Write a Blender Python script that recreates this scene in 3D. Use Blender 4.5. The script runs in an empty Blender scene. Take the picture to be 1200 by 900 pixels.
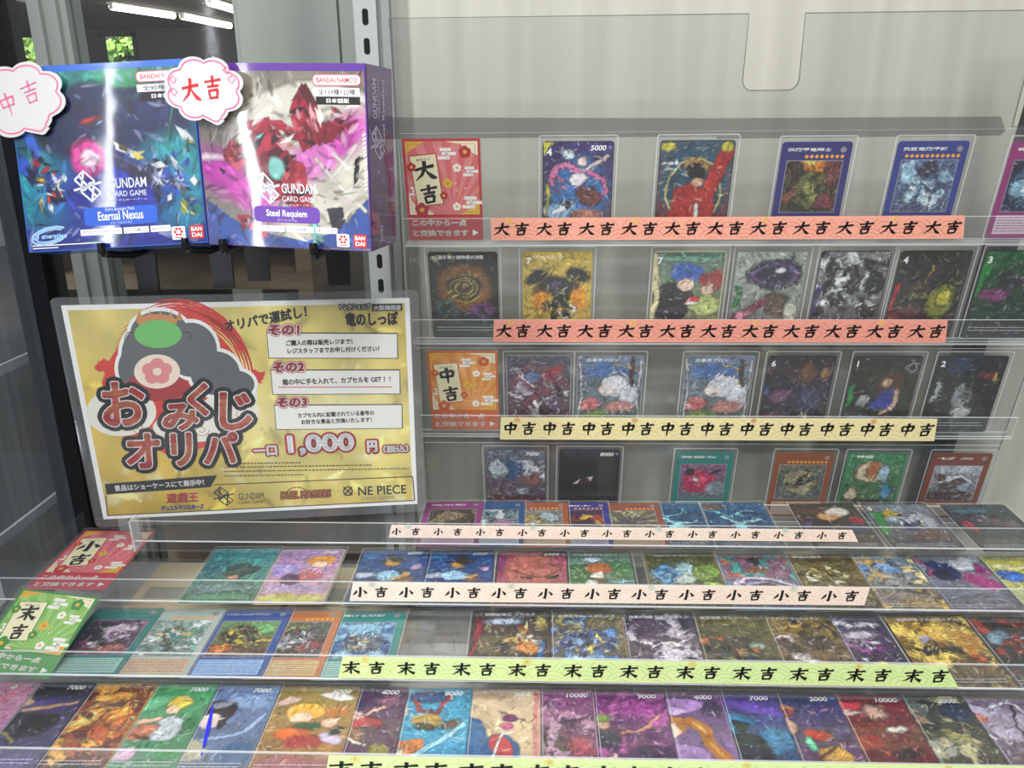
import bpy, math, random
import numpy as np
from mathutils import Matrix, Vector

# ------------------------------------------------------------------ camera, world, lights, exposure
S = bpy.context.scene
COL = S.collection
EYE = Vector((0.0, 0.0, 1.5))              # everything below is in millimetres from the eye, then scaled to metres
cd = bpy.data.cameras.new('camera'); cam = bpy.data.objects.new('camera', cd); COL.objects.link(cam)
cd.sensor_width = 36.0; cd.lens = 939.0 / 1200.0 * 36.0; cd.clip_start = 0.01; cd.clip_end = 60
PITCH, YAW, ROLL = math.radians(17.961), math.radians(-2.003), math.radians(-0.465)
f_ = Vector((math.sin(YAW) * math.cos(PITCH), math.cos(YAW) * math.cos(PITCH), -math.sin(PITCH)))
r_ = Vector((math.cos(YAW), -math.sin(YAW), 0)); u_ = r_.cross(f_)
r2 = r_ * math.cos(ROLL) + u_ * math.sin(ROLL); u2 = u_ * math.cos(ROLL) - r_ * math.sin(ROLL)
cam.matrix_world = Matrix(((r2.x, u2.x, -f_.x, EYE.x), (r2.y, u2.y, -f_.y, EYE.y), (r2.z, u2.z, -f_.z, EYE.z), (0, 0, 0, 1)))
S.camera = cam
S.view_settings.view_transform = 'Standard'; S.view_settings.look = 'None'
S.view_settings.exposure = 0.0; S.view_settings.gamma = 1.0; S.view_settings.use_curve_mapping = False
S.cycles.transparent_max_bounces = 32; S.cycles.max_bounces = 8
w = bpy.data.worlds.new('shop_air'); S.world = w; w.use_nodes = True
w.node_tree.nodes['Background'].inputs[0].default_value = (0.93, 0.97, 1.0, 1)
w.node_tree.nodes['Background'].inputs[1].default_value = 0.22

def area(name, loc, target, sx, sy, power, col=(1, 1, 1)):
    d = bpy.data.lights.new(name, 'AREA'); d.shape = 'RECTANGLE'; d.size = sx; d.size_y = sy; d.energy = power; d.color = col
    o = bpy.data.objects.new(name, d); COL.objects.link(o); o.location = loc
    o.rotation_euler = (Vector(target) - Vector(loc)).to_track_quat('-Z', 'Y').to_euler()
    return o
area('ceiling_tube_light', (-0.75, -0.3, 2.7), (-0.1, 0.7, 1.2), 0.10, 1.2, 22)
area('ceiling_tube_light', (0.35, -0.5, 2.7), (0.0, 0.7, 1.2), 0.10, 1.2, 17)
area('ceiling_tube_light', (-0.2, -1.6, 2.7), (0.0, 0.7, 1.2), 1.2, 0.10, 22)
area('case_strip_light', (-0.60, 0.06, 1.42), (-0.25, 0.65, 1.38), 0.014, 1.25, 4.0)
area('back_room_light', (-1.0, 1.9, 2.6), (-0.9, 3.0, 0.8), 1.6, 1.6, 14)  # unseen fill light added to brighten the room behind the glass
area('back_room_light', (-3.8, 7.0, 2.6), (-4.0, 8.6, 0.9), 2.5, 2.5, 90)  # second added fill, for the far end of that room

# ------------------------------------------------------------------ materials
def lin(h):
    if not isinstance(h, str): return tuple(h)
    c = [int(h[i:i + 2], 16) / 255 for i in (0, 2, 4)]
    return tuple(x / 12.92 if x <= 0.04045 else ((x + 0.055) / 1.055) ** 2.4 for x in c)
MATS = {}
def mat(name, col, rough=0.45, metal=0.0, coat=0.0, emit=None, spec=0.5):
    if name in MATS: return MATS[name]
    m = bpy.data.materials.new(name); m.use_nodes = True
    b = m.node_tree.nodes['Principled BSDF']
    c = lin(col)
    b.inputs['Base Color'].default_value = (*c, 1); b.inputs['Roughness'].default_value = rough
    b.inputs['Metallic'].default_value = metal; b.inputs['Coat Weight'].default_value = coat
    b.inputs['Coat Roughness'].default_value = 0.06; b.inputs['Specular IOR Level'].default_value = spec
    if emit: b.inputs['Emission Color'].default_value = (*c, 1); b.inputs['Emission Strength'].default_value = emit
    MATS[name] = m; return m
def ink(h, rough=0.45): return mat('ink_' + h, h, rough)

def noisy(name, c0, c1, scale=6.0, stretch=(1, 1, 1), rough=0.5, detail=4, lo=0.3, hi=0.7, metal=0.0):
    m = bpy.data.materials.new(name); m.use_nodes = True; nt = m.node_tree; b = nt.nodes['Principled BSDF']
    tc = nt.nodes.new('ShaderNodeTexCoord'); mp = nt.nodes.new('ShaderNodeMapping'); mp.inputs['Scale'].default_value = stretch
    n = nt.nodes.new('ShaderNodeTexNoise'); n.inputs['Scale'].default_value = scale; n.inputs['Detail'].default_value = detail
    r = nt.nodes.new('ShaderNodeValToRGB'); r.color_ramp.elements[0].position = lo; r.color_ramp.elements[1].position = hi
    r.color_ramp.elements[0].color = (*lin(c0), 1); r.color_ramp.elements[1].color = (*lin(c1), 1)
    nt.links.new(tc.outputs['Object'], mp.inputs['Vector']); nt.links.new(mp.outputs['Vector'], n.inputs['Vector'])
    nt.links.new(n.outputs['Fac'], r.inputs['Fac']); nt.links.new(r.outputs['Color'], b.inputs['Base Color'])
    b.inputs['Roughness'].default_value = rough; b.inputs['Metallic'].default_value = metal
    MATS[name] = m; return m

def clear(name, tint=(0.985, 0.99, 0.99), rough=0.04, gloss=1.0, bump=0.0, bscale=60.0, haze=0.0, hazecol=(0.8, 0.82, 0.84)):
    """thin clear plastic or glass: see-through with a Fresnel reflection, a little milky haze and crumple"""
    m = bpy.data.materials.new(name); m.use_nodes = True; nt = m.node_tree; nt.nodes.clear()
    out = nt.nodes.new('ShaderNodeOutputMaterial'); tr = nt.nodes.new('ShaderNodeBsdfTransparent'); tr.inputs[0].default_value = (*tint, 1)
    gl = nt.nodes.new('ShaderNodeBsdfGlossy'); gl.inputs['Roughness'].default_value = rough
    lw = nt.nodes.new('ShaderNodeLayerWeight'); lw.inputs['Blend'].default_value = 0.5          # facing term, the same from both sides of a thin sheet
    po_ = nt.nodes.new('ShaderNodeMath'); po_.operation = 'POWER'; po_.inputs[1].default_value = 5.0
    fr = nt.nodes.new('ShaderNodeMath'); fr.operation = 'MULTIPLY_ADD'; fr.inputs[1].default_value = 0.8; fr.inputs[2].default_value = 0.035
    nt.links.new(lw.outputs['Facing'], po_.inputs[0]); nt.links.new(po_.outputs[0], fr.inputs[0])
    mu = nt.nodes.new('ShaderNodeMath'); mu.operation = 'MULTIPLY'; mu.inputs[1].default_value = gloss; mu.use_clamp = True
    mx = nt.nodes.new('ShaderNodeMixShader')
    nt.links.new(fr.outputs[0], mu.inputs[0]); nt.links.new(mu.outputs[0], mx.inputs[0])
    base = tr.outputs[0]
    if haze > 0:
        df = nt.nodes.new('ShaderNodeBsdfDiffuse'); df.inputs[0].default_value = (*hazecol, 1)
        m2 = nt.nodes.new('ShaderNodeMixShader'); m2.inputs[0].default_value = haze
        nt.links.new(tr.outputs[0], m2.inputs[1]); nt.links.new(df.outputs[0], m2.inputs[2]); base = m2.outputs[0]
    nt.links.new(base, mx.inputs[1]); nt.links.new(gl.outputs[0], mx.inputs[2]); nt.links.new(mx.outputs[0], out.inputs[0])
    if bump > 0:
        tc = nt.nodes.new('ShaderNodeTexCoord'); n = nt.nodes.new('ShaderNodeTexNoise'); n.inputs['Scale'].default_value = bscale; n.inputs['Detail'].default_value = 1.0
        bp = nt.nodes.new('ShaderNodeBump'); bp.inputs['Strength'].default_value = bump; bp.inputs['Distance'].default_value = 0.002
        oi = nt.nodes.new('ShaderNodeObjectInfo'); ad = nt.nodes.new('ShaderNodeVectorMath')
        nt.links.new(tc.outputs['Object'], ad.inputs[0]); nt.links.new(oi.outputs['Location'], ad.inputs[1])
        nt.links.new(ad.outputs[0], n.inputs['Vector']); nt.links.new(n.outputs['Fac'], bp.inputs['Height']); nt.links.new(bp.outputs[0], gl.inputs['Normal'])
    MATS[name] = m; return m
SLEEVE = clear('soft_sleeve_film', rough=0.06, gloss=0.8, bump=0.35, bscale=38, haze=0.02)
CASE = clear('hard_case_plastic', rough=0.05, gloss=0.6, bump=0.08, bscale=25, haze=0.025)
RIM_AND_GLINT = clear('hard_case_rim', rough=0.15, gloss=1.0, haze=0.34, hazecol=(0.9, 0.92, 0.95))
ACRYL = clear('clear_acrylic', rough=0.03, gloss=0.7, haze=0.02)
ACRYL_EDGE = clear('acrylic_cut_edge', rough=0.2, gloss=1.5, haze=0.42, hazecol=(0.92, 0.95, 0.97))
LAMINATE = clear('laminate_film', rough=0.05, gloss=0.8, bump=0.22, bscale=14, haze=0.03)
TAPE = clear('clear_packing_tape', tint=(0.72, 0.73, 0.72), rough=0.25, gloss=0.8, bump=0.3, bscale=90, haze=0.10, hazecol=(0.35, 0.36, 0.36))
GLASS = clear('showcase_glass', tint=(0.95, 0.97, 0.96), rough=0.06, gloss=0.35, haze=0.02)
SIDE_GLASS = clear('side_glass', tint=(0.86, 0.88, 0.92), rough=0.02, gloss=2.6, haze=0.10, hazecol=(0.6, 0.64, 0.7))
RACK_SHEET = clear('clear_rack_sheet', tint=(0.93, 0.935, 0.935), rough=0.05, gloss=0.8, haze=0.03, hazecol=(0.45, 0.46, 0.46))
SHEET_RIM = clear('rack_sheet_rim', tint=(0.45, 0.46, 0.46), rough=0.2, gloss=1.0, haze=0.25, hazecol=(0.35, 0.36, 0.37))

# art sheets: printed colours live in a colour attribute, fine print grain comes from nodes
def art_material():
    m = bpy.data.materials.new('printed_artwork'); m.use_nodes = True; nt = m.node_tree; b = nt.nodes['Principled BSDF']
    a = nt.nodes.new('ShaderNodeAttribute'); a.attribute_name = 'print'
    nt.links.new(a.outputs['Color'], b.inputs['Base Color']); b.inputs['Roughness'].default_value = 0.35
    return m
ART = art_material()
def gloss_art():
    m = art_material(); m.name = 'shrink_wrapped_artwork'; nt = m.node_tree; b = nt.nodes['Principled BSDF']
    b.inputs['Coat Weight'].default_value = 1.0; b.inputs['Coat Roughness'].default_value = 0.05
    tc = nt.nodes.new('ShaderNodeTexCoord'); n = nt.nodes.new('ShaderNodeTexNoise'); n.inputs['Scale'].default_value = 14; n.inputs['Detail'].default_value = 2.0
    bp = nt.nodes.new('ShaderNodeBump'); bp.inputs['Strength'].default_value = 0.25; bp.inputs['Distance'].default_value = 0.002
    nt.links.new(tc.outputs['Object'], n.inputs['Vector']); nt.links.new(n.outputs['Fac'], bp.inputs['Height']); nt.links.new(bp.outputs[0], b.inputs['Coat Normal'])
    return m
WRAP_ART = gloss_art()

# ------------------------------------------------------------------ mesh building (millimetres)
class MB:
    def __init__(s): s.v, s.f, s.m = [], [], []
    def add(s, vs, fs, mi=0):
        o = len(s.v); s.v += [tuple(p) for p in vs]; s.f += [tuple(i + o for i in f) for f in fs]; s.m += [mi] * len(fs); return s
    def box(s, x0, x1, y0, y1, z0, z1, mi=0):
        return s.add([(x0, y0, z0), (x1, y0, z0), (x1, y1, z0), (x0, y1, z0), (x0, y0, z1), (x1, y0, z1), (x1, y1, z1), (x0, y1, z1)],
                     [(3, 2, 1, 0), (4, 5, 6, 7), (0, 1, 5, 4), (1, 2, 6, 5), (2, 3, 7, 6), (3, 0, 4, 7)], mi)
    def prism(s, pts, z0, z1, mi=0, side=None):
        n = len(pts); s.add([(x, y, z0) for x, y in pts] + [(x, y, z1) for x, y in pts], [tuple(range(n - 1, -1, -1)), tuple(range(n, 2 * n))], mi)
        o = len(s.v) - 2 * n; fs = [(o + i, o + (i + 1) % n, o + n + (i + 1) % n, o + n + i) for i in range(n)]
        s.f += fs; s.m += [mi if side is None else side] * n; return s
    def poly(s, pts, z=0.0, mi=0): return s.add([(x, y, z) for x, y in pts], [tuple(range(len(pts)))], mi)
    def ribbon(s, pts, ws, z=0.0, mi=0, cap=True):
        if not hasattr(ws, '__len__'): ws = [ws] * len(pts)
        n = len(pts); L = []; Rr = []
        for i, (x, y) in enumerate(pts):
            a = pts[max(0, i - 1)]; b = pts[min(n - 1, i + 1)]; dx, dy = b[0] - a[0], b[1] - a[1]; l = math.hypot(dx, dy) or 1
            nx, ny = -dy / l * ws[i] / 2, dx / l * ws[i] / 2; L.append((x + nx, y + ny, z)); Rr.append((x - nx, y - ny, z))
        return s.add(L + Rr, [(i, n + i, n + i + 1, i + 1) for i in range(n - 1)], mi)
    def tube(s, pts, r, n=8, mi=0):
        P = [Vector(p) for p in pts]; rings = []
        for i, p in enumerate(P):
            t = (P[min(i + 1, len(P) - 1)] - P[max(i - 1, 0)]).normalized(); a = t.orthogonal().normalized(); b = t.cross(a)
            rings.append([p + a * r * math.cos(2 * math.pi * k / n) + b * r * math.sin(2 * math.pi * k / n) for k in range(n)])
        vs = [q for rg in rings for q in rg]
        fs = [(i * n + k, i * n + (k + 1) % n, (i + 1) * n + (k + 1) % n, (i + 1) * n + k) for i in range(len(P) - 1) for k in range(n)]
        fs += [tuple(range(n - 1, -1, -1)), tuple(range((len(P) - 1) * n, len(P) * n))]
        return s.add(vs, fs, mi)
    def mesh(s, name, mats):
        me = bpy.data.meshes.new(name); me.from_pydata([(x * .001, y * .001, z * .001) for x, y, z in s.v], [], s.f)
        for m in mats: me.materials.append(m)
        me.polygons.foreach_set('material_index', s.m); me.update(); return me
    def build(s, name, mats, parent=None, M=None):
        if not isinstance(mats, (list, tuple)): mats = [mats]
        return link(name, s.mesh(name, mats), parent, M)
def link(name, data, parent=None, M=None):
    o = bpy.data.objects.new(name, data); COL.objects.link(o)
    if parent is not None: o.parent = parent
    if M is not None: o.matrix_local = M
    return o
def tag(o, label=None, cat=None, group=None, kind=None):
    if label: o['label'] = label
    if cat: o['category'] = cat
    if group: o['group'] = group
    if kind: o['kind'] = kind
    return o
def T(x, y, z): return Matrix.Translation((x * .001, y * .001, z * .001))
def W(x, y, z): return Matrix.Translation((x * .001 + EYE.x, y * .001 + EYE.y, z * .001 + EYE.z))   # mm from the eye -> world
def frame(ox, oy, oz, tilt):                       # x right, y up the slope, z towards the viewer
    c, s = math.cos(tilt), math.sin(tilt)
    return W(ox, oy, oz) @ Matrix(((1, 0, 0, 0), (0, c, -s, 0), (0, s, c, 0), (0, 0, 0, 1)))
def rrect(x0, x1, y0, y1, r, n=4):
    p = []
    for cx, cy, a in ((x1 - r, y0 + r, -90), (x1 - r, y1 - r, 0), (x0 + r, y1 - r, 90), (x0 + r, y0 + r, 180)):
        p += [(cx + r * math.cos(math.radians(a + 90 * k / n)), cy + r * math.sin(math.radians(a + 90 * k / n))) for k in range(n + 1)]
    return p
def ell(cx, cy, rx, ry, n=20, a0=0.0): return [(cx + rx * math.cos(a0 + 2 * math.pi * k / n), cy + ry * math.sin(a0 + 2 * math.pi * k / n)) for k in range(n)]

# ------------------------------------------------------------------ lettering
_txt = {}
def text_geo(s, bold=0.0, shear=0.0, space=1.0):
    """the outline of a line of writing, 1 unit high type, as vertices and faces, with its width and height box"""
    k = (s, bold, shear, space)
    if k in _txt: return _txt[k]
    c = bpy.data.curves.new('lettering', 'FONT'); c.body = s; c.offset = bold; c.shear = shear; c.resolution_u = 3; c.space_character = space; c.fill_mode = 'FRONT'
    o = bpy.data.objects.new('lettering', c); COL.objects.link(o)
    me = bpy.data.meshes.new_from_object(o.evaluated_get(bpy.context.evaluated_depsgraph_get()))
    vs = [tuple(v.co) for v in me.vertices]; fs = [tuple(p.vertices) for p in me.polygons]
    bpy.data.objects.remove(o); bpy.data.curves.remove(c); bpy.data.meshes.remove(me)
    x0 = min(v[0] for v in vs); x1 = max(v[0] for v in vs); y0 = min(v[1] for v in vs); y1 = max(v[1] for v in vs)
    _txt[k] = (vs, fs, x0, x1, y0, y1); return _txt[k]
def put_text(mb, s, x, y, h, width=None, z=0.0, mi=0, bold=0.0, shear=0.0, align='l', rot=0.0, space=1.0, base=None, rim=0.0):
    """lower corner (or centre) at x, y; h is the height of the written box, width fits it sideways.
    base: fit the box of that boldness, so that a bolder outline stays centred on the plain letters"""
    vs, fs, x0, x1, y0, y1 = text_geo(s, bold, shear, space)
    if base is not None: _, _, x0, x1, y0, y1 = text_geo(s, base, shear, space)
    sy = h / (y1 - y0); sx = sy if width is None else width / (x1 - x0)
    dx = 0 if align == 'l' else -(x1 - x0) * sx / 2; dy = 0 if align == 'l' else -h / 2
    c, sn = math.cos(rot), math.sin(rot); P = []
    for vx, vy, _ in vs:
        a = (vx - x0) * sx + dx; b = (vy - y0) * sy + dy; P.append((x + a * c - b * sn, y + a * sn + b * c, z))
    mb.add(P, fs, mi)
    if rim > 0:                                      # a stroke of width 2 rim along every outline edge, with round joins
        cnt = {}
        for f in fs:
            for a, b in zip(f, f[1:] + f[:1]): k2 = (min(a, b), max(a, b)); cnt[k2] = cnt.get(k2, 0) + 1
        used = set()
        for (a, b), n in cnt.items():
            if n != 1: continue
            p, q = P[a], P[b]; ddx, ddy = q[0] - p[0], q[1] - p[1]; l = math.hypot(ddx, ddy)
            if l < 1e-6: continue
            ox, oy = -ddy / l * rim, ddx / l * rim
            mb.add([(p[0] + ox, p[1] + oy, z), (q[0] + ox, q[1] + oy, z), (q[0] - ox, q[1] - oy, z), (p[0] - ox, p[1] - oy, z)], [(3, 2, 1, 0)], mi); used |= {a, b}
        for a in used: mb.poly(ell(P[a][0], P[a][1], rim, rim, 8), z, mi)
    return (x1 - x0) * sx

# brush-written characters, as strokes in a unit box: (points, widths)
BR = {
 'dai': [([(.06, .56), (.45, .63), (.92, .70)], [.07, .07, .09]), ([(.52, .97), (.50, .66), (.36, .32), (.04, .04)], [.10, .10, .08, .02]), ([(.50, .60), (.62, .36), (.80, .16), (.98, .08)], [.03, .07, .12, .05])],
 'kichi': [([(.10, .74), (.50, .78), (.92, .83)], [.07, .06, .09]), ([(.52, .99), (.50, .56)], [.11, .08]), ([(.22, .54), (.80, .59)], [.07, .08]), ([(.28, .40), (.32, .04)], [.08, .07]), ([(.28, .38), (.74, .43)], [.07, .09]), ([(.72, .43), (.66, .06)], [.10, .07]), ([(.30, .08), (.68, .12)], [.07, .07])],
 'chu': [([(.50, .99), (.51, .50), (.50, .00)], [.11, .09, .04]), ([(.16, .74), (.22, .36)], [.09, .08]), ([(.16, .72), (.84, .78)], [.07, .10]), ([(.82, .78), (.76, .40)], [.11, .07]), ([(.22, .41), (.78, .45)], [.07, .08])],
 'sho': [([(.52, .97), (.53, .50), (.52, .08), (.36, .16)], [.11, .11, .11, .02]), ([(.30, .66), (.24, .45), (.06, .22)], [.04, .11, .04]), ([(.70, .70), (.86, .52), (.95, .36)], [.03, .10, .13])],
 'sue': [([(.04, .70), (.50, .75), (.96, .81)], [.07, .06, .09]), ([(.20, .49), (.50, .53), (.80, .57)], [.06, .06, .08]), ([(.51, .99), (.50, .50), (.51, .02)], [.11, .09, .07]), ([(.48, .52), (.32, .28), (.06, .10)], [.06, .08, .02]), ([(.53, .52), (.72, .28), (.98, .12)], [.03, .08, .14])],
}
def brush(mb, ch, x, y, sx, sy, z=0.0, mi=0, fat=1.0, slant=0.0):
    for pts, ws in BR[ch]:
        # densify each stroke along a smooth path so that the brush tapers
        q = []; qw = []
        for i in range(len(pts) - 1):
            for k in range(4):
                t = k / 4; q.append((pts[i][0] * (1 - t) + pts[i + 1][0] * t, pts[i][1] * (1 - t) + pts[i + 1][1] * t)); qw.append(ws[i] * (1 - t) + ws[i + 1] * t)
        q.append(pts[-1]); qw.append(ws[-1])
        mb.ribbon([(x + (a + slant * b) * sx, y + b * sy) for a, b in q], [k * (sx + sy) / 2 * fat for k in qw], z, mi)

# ------------------------------------------------------------------ printed artwork painter
def vnoise(x, y, seed):
    xi = np.floor(x).astype(int); yi = np.floor(y).astype(int); fx = x - xi; fy = y - yi
    fx = fx * fx * (3 - 2 * fx); fy = fy * fy * (3 - 2 * fy)
    def h(a, b):
        n = (a * 374761393 + b * 668265263 + seed * 69069) & 0x7fffffff; n = ((n ^ (n >> 13)) * 1274126177) & 0x7fffffff
        return ((n ^ (n >> 16)) & 0xffff) / 65535.0
    return (h(xi, yi) * (1 - fx) + h(xi + 1, yi) * fx) * (1 - fy) + (h(xi, yi + 1) * (1 - fx) + h(xi + 1, yi + 1) * fx) * fy
def fbm(x, y, seed, o=3): return sum(vnoise(x * 2 ** k, y * 2 ** k, seed + 17 * k) * .5 ** k for k in range(o)) / sum(.5 ** k for k in range(o))
def seg_dist(X, Y, a, b):
    dx, dy = b[0] - a[0], b[1] - a[1]; l = dx * dx + dy * dy or 1e-9
    t = np.clip(((X - a[0]) * dx + (Y - a[1]) * dy) / l, 0, 1); return np.hypot(X - a[0] - t * dx, Y - a[1] - t * dy)
def paint(nx, ny, asp, top, bot, ops, seed=1, warp=.05, detail=.5, light='e8e8e8', dark='141018', scale=7.0, strokes=900):
    """a printed picture on an nx by ny grid; x 0..1 across, y 0..asp up; ops: e ellipse, s stroke, p polygon, r rays, w whorl, m marbling, h shards"""
    X, Y = np.meshgrid(np.linspace(0, 1, nx), np.linspace(0, asp, ny))
    wx = X + warp * 1.3 * (fbm(X * 5, Y * 5, seed) - .5) * 2 + warp * .5 * (fbm(X * 14, Y * 14, seed + 5) - .5) * 2; wy = Y + warp * 1.3 * (fbm(X * 5 + 31, Y * 5 + 7, seed + 3) - .5) * 2 + warp * .5 * (fbm(X * 14 + 3, Y * 14 + 8, seed + 6) - .5) * 2
    C = lambda h: np.array(lin(h))
    t = np.clip(wy / asp + .25 * (fbm(X * 4, Y * 4, seed + 9) - .5), 0, 1)[..., None]; img = C(bot) * (1 - t) + C(top) * t
    def lay(mask, h):
        nonlocal img
        img = img * (1 - mask[..., None]) + C(h) * mask[..., None]
    sm = lambda d, e: np.clip(.5 - d / (e * .55), 0, 1)
    for op in ops:
        k = op[0]
        if k == 'e':
            _, cx, cy, rx, ry, an, h = op[:7]; so = op[7] if len(op) > 7 else .06
            a = math.radians(an); dx, dy = wx - cx, wy - cy * asp; ex = (dx * math.cos(a) + dy * math.sin(a)) / rx; ey = (-dx * math.sin(a) + dy * math.cos(a)) / ry
            lay(sm((np.hypot(ex, ey) - 1) * min(rx, ry), so), h)
        elif k == 's':
            _, pts, wd, h = op[:4]; d = np.full_like(X, 9.0)
            for a, b in zip(pts[:-1], pts[1:]): d = np.minimum(d, seg_dist(wx, wy, (a[0], a[1] * asp), (b[0], b[1] * asp)))
            lay(sm(d - wd / 2, .025), h)
        elif k == 'p':
            pts = [(a, b * asp) for a, b in op[1]]; ins = np.zeros(X.shape, bool); n = len(pts)
            for i in range(n):
                (x1, y1), (x2, y2) = pts[i], pts[(i + 1) % n]
                c = ((y1 > wy) != (y2 > wy)) & (wx < (x2 - x1) * (wy - y1) / ((y2 - y1) or 1e-9) + x1); ins ^= c
            lay(ins * 1.0, op[2])
        elif k == 'r':
            _, cx, cy, n, h, am = op; an = np.arctan2(wy - cy * asp, wx - cx); lay(am * (np.sin(an * n) > .2), h)
        elif k == 'w':
            _, cx, cy, n, rad, h = op; dx, dy = wx - cx, wy - cy * asp; r = np.hypot(dx, dy); an = np.arctan2(dy, dx)
            lay(((np.sin(an * 1 + r / rad * n * 6.283) > .55) & (r < rad)) * 1.0, h)
        elif k == 'm':
            _, sc, th, h = op[:4]; v = fbm(wx * sc, wy * sc, seed + int(sc * 10) + len(h), 4); lay(np.clip((v - th) * 9, 0, 1), h)
        elif k == 'h':      # a fan of angular shards round a point
            _, cx, cy, rad, n, cols = op; rnd = random.Random(seed * 7 + n)
            for i in range(n):
                a = rnd.uniform(0, 6.283); d = rnd.uniform(.05, .8) * rad; l = rnd.uniform(.35, .8) * rad; wd = rnd.uniform(.12, .3) * rad; b = rnd.uniform(0, 6.283)
                px, py = cx + d * math.cos(a), cy * asp + d * math.sin(a); q = []
                for ll, ww in ((l / 2, 0), (l * .1, wd / 2), (-l / 2, wd * .2), (-l * .1, -wd / 2)): q.append((px + ll * math.cos(b) - ww * math.sin(b), py + ll * math.sin(b) + ww * math.cos(b)))
                ins = np.zeros(X.shape, bool)
                for j in range(4):
                    (x1, y1), (x2, y2) = q[j], q[(j + 1) % 4]; ins ^= ((y1 > Y) != (y2 > Y)) & (X < (x2 - x1) * (Y - y1) / ((y2 - y1) or 1e-9) + x1)
                lay(ins * 1.0, cols[i % len(cols)])
    # drawn contours where colours meet
    lum = img.mean(-1); gy, gx = np.gradient(lum); edge = np.clip(np.hypot(gx, gy) * 5.0 / (.06 + lum), 0, 1)
    img = img * (1 - .55 * min(1, detail * 1.6) * edge[..., None])
    # short drawn strokes that follow a flow field, each a lighter or darker version of the colour under it
    rnd = random.Random(seed * 31 + 5); n = int(strokes * detail); px = 1.0 / (nx - 1)
    base = img.copy(); ld, dd = C(light), C(dark)
    for i in range(n * 2):
        if i == n: base = img.copy()
        fine = .45 if i >= n else 1.0
        cx, cy = rnd.random(), rnd.random() * asp
        fl = 6.283 * (vnoise(np.array([cx * 3.0]), np.array([cy * 3.0]), seed + 60)[0] * 1.6 + rnd.uniform(-.06, .06))
        L = rnd.uniform(.04, .14) * fine; wd = rnd.uniform(.007, .02) * (.8 if fine < 1 else 1); cv = rnd.uniform(-.5, .5)
        x0, x1 = max(0, int((cx - L) / px)), min(nx, int((cx + L) / px) + 2); y0, y1 = max(0, int((cy - L) / px)), min(ny, int((cy + L) / px) + 2)
        if x1 - x0 < 2 or y1 - y0 < 2: continue
        xs, ys = X[y0:y1, x0:x1] - cx, Y[y0:y1, x0:x1] - cy
        u = xs * math.cos(fl) + ys * math.sin(fl); v = -xs * math.sin(fl) + ys * math.cos(fl) - cv * u * u / L
        m = np.clip(1.2 - np.abs(v) / (wd * np.clip(1 - (u / L * 2) ** 2, .02, 1)), 0, 1) * (np.abs(u) < L / 2)
        iy, ix = min(ny - 1, int(cy / px)), min(nx - 1, int(cx / px)); c0 = base[iy, ix]; k = rnd.random()
        c = c0 * rnd.uniform(.2, .6) if k < .45 else (c0 * rnd.uniform(1.3, 2.0) + .02 if k < .80 else (c0 * .45 + ld * .55 if k < .90 else c0 * .35 + dd * .65))
        a = (m * rnd.uniform(.55, 1.0) * (.55 if fine < 1 else 1))[..., None]; img[y0:y1, x0:x1] = img[y0:y1, x0:x1] * (1 - a) + c * a
    img = img * (.62 + .68 * fbm(X * scale, Y * scale, seed + 91, 3))[..., None]
    return img
GAIN = 1.0
def art_mesh(name, img, x0, x1, y0, y1, z, m=ART):
    ny, nx = img.shape[:2]; X, Y = np.meshgrid(np.linspace(x0, x1, nx), np.linspace(y0, y1, ny))
    co = np.stack([X, Y, np.full_like(X, z)], -1).reshape(-1, 3) * .001
    i = np.arange(ny * nx).reshape(ny, nx); q = np.stack([i[:-1, :-1], i[:-1, 1:], i[1:, 1:], i[1:, :-1]], -1).reshape(-1, 4)
    me = bpy.data.meshes.new(name); me.vertices.add(len(co)); me.vertices.foreach_set('co', co.ravel())
    me.loops.add(q.size); me.loops.foreach_set('vertex_index', q.ravel().astype(np.int32)); me.polygons.add(len(q))
    me.polygons.foreach_set('loop_start', np.arange(0, q.size, 4, dtype=np.int32)); me.update(calc_edges=True)
    at = me.color_attributes.new('print', 'FLOAT_COLOR', 'POINT')
    c = np.ones((ny * nx, 4), np.float32); c[:, :3] = np.clip(img.reshape(-1, 3) * GAIN, 0, .95); at.data.foreach_set('color', c.ravel())
    me.materials.append(m); return me

WTILT, FTILT = math.radians(102.0), math.radians(2.163)
WALL = frame(0, 756.674, -197.446, WTILT)                       # the leaning clear card panel; v = 0 at the second row's foot
WBASE = {1: 99.5, 2: 0.0, 3: -107.5, 4: -220.0}
TRAY = {5: frame(0, 663.5, -376.3, FTILT), 6: frame(0, 588.5, -391.6, FTILT), 7: frame(0, 505.5, -402.5, FTILT), 8: frame(0, 425.0, -418.0, FTILT)}
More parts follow.
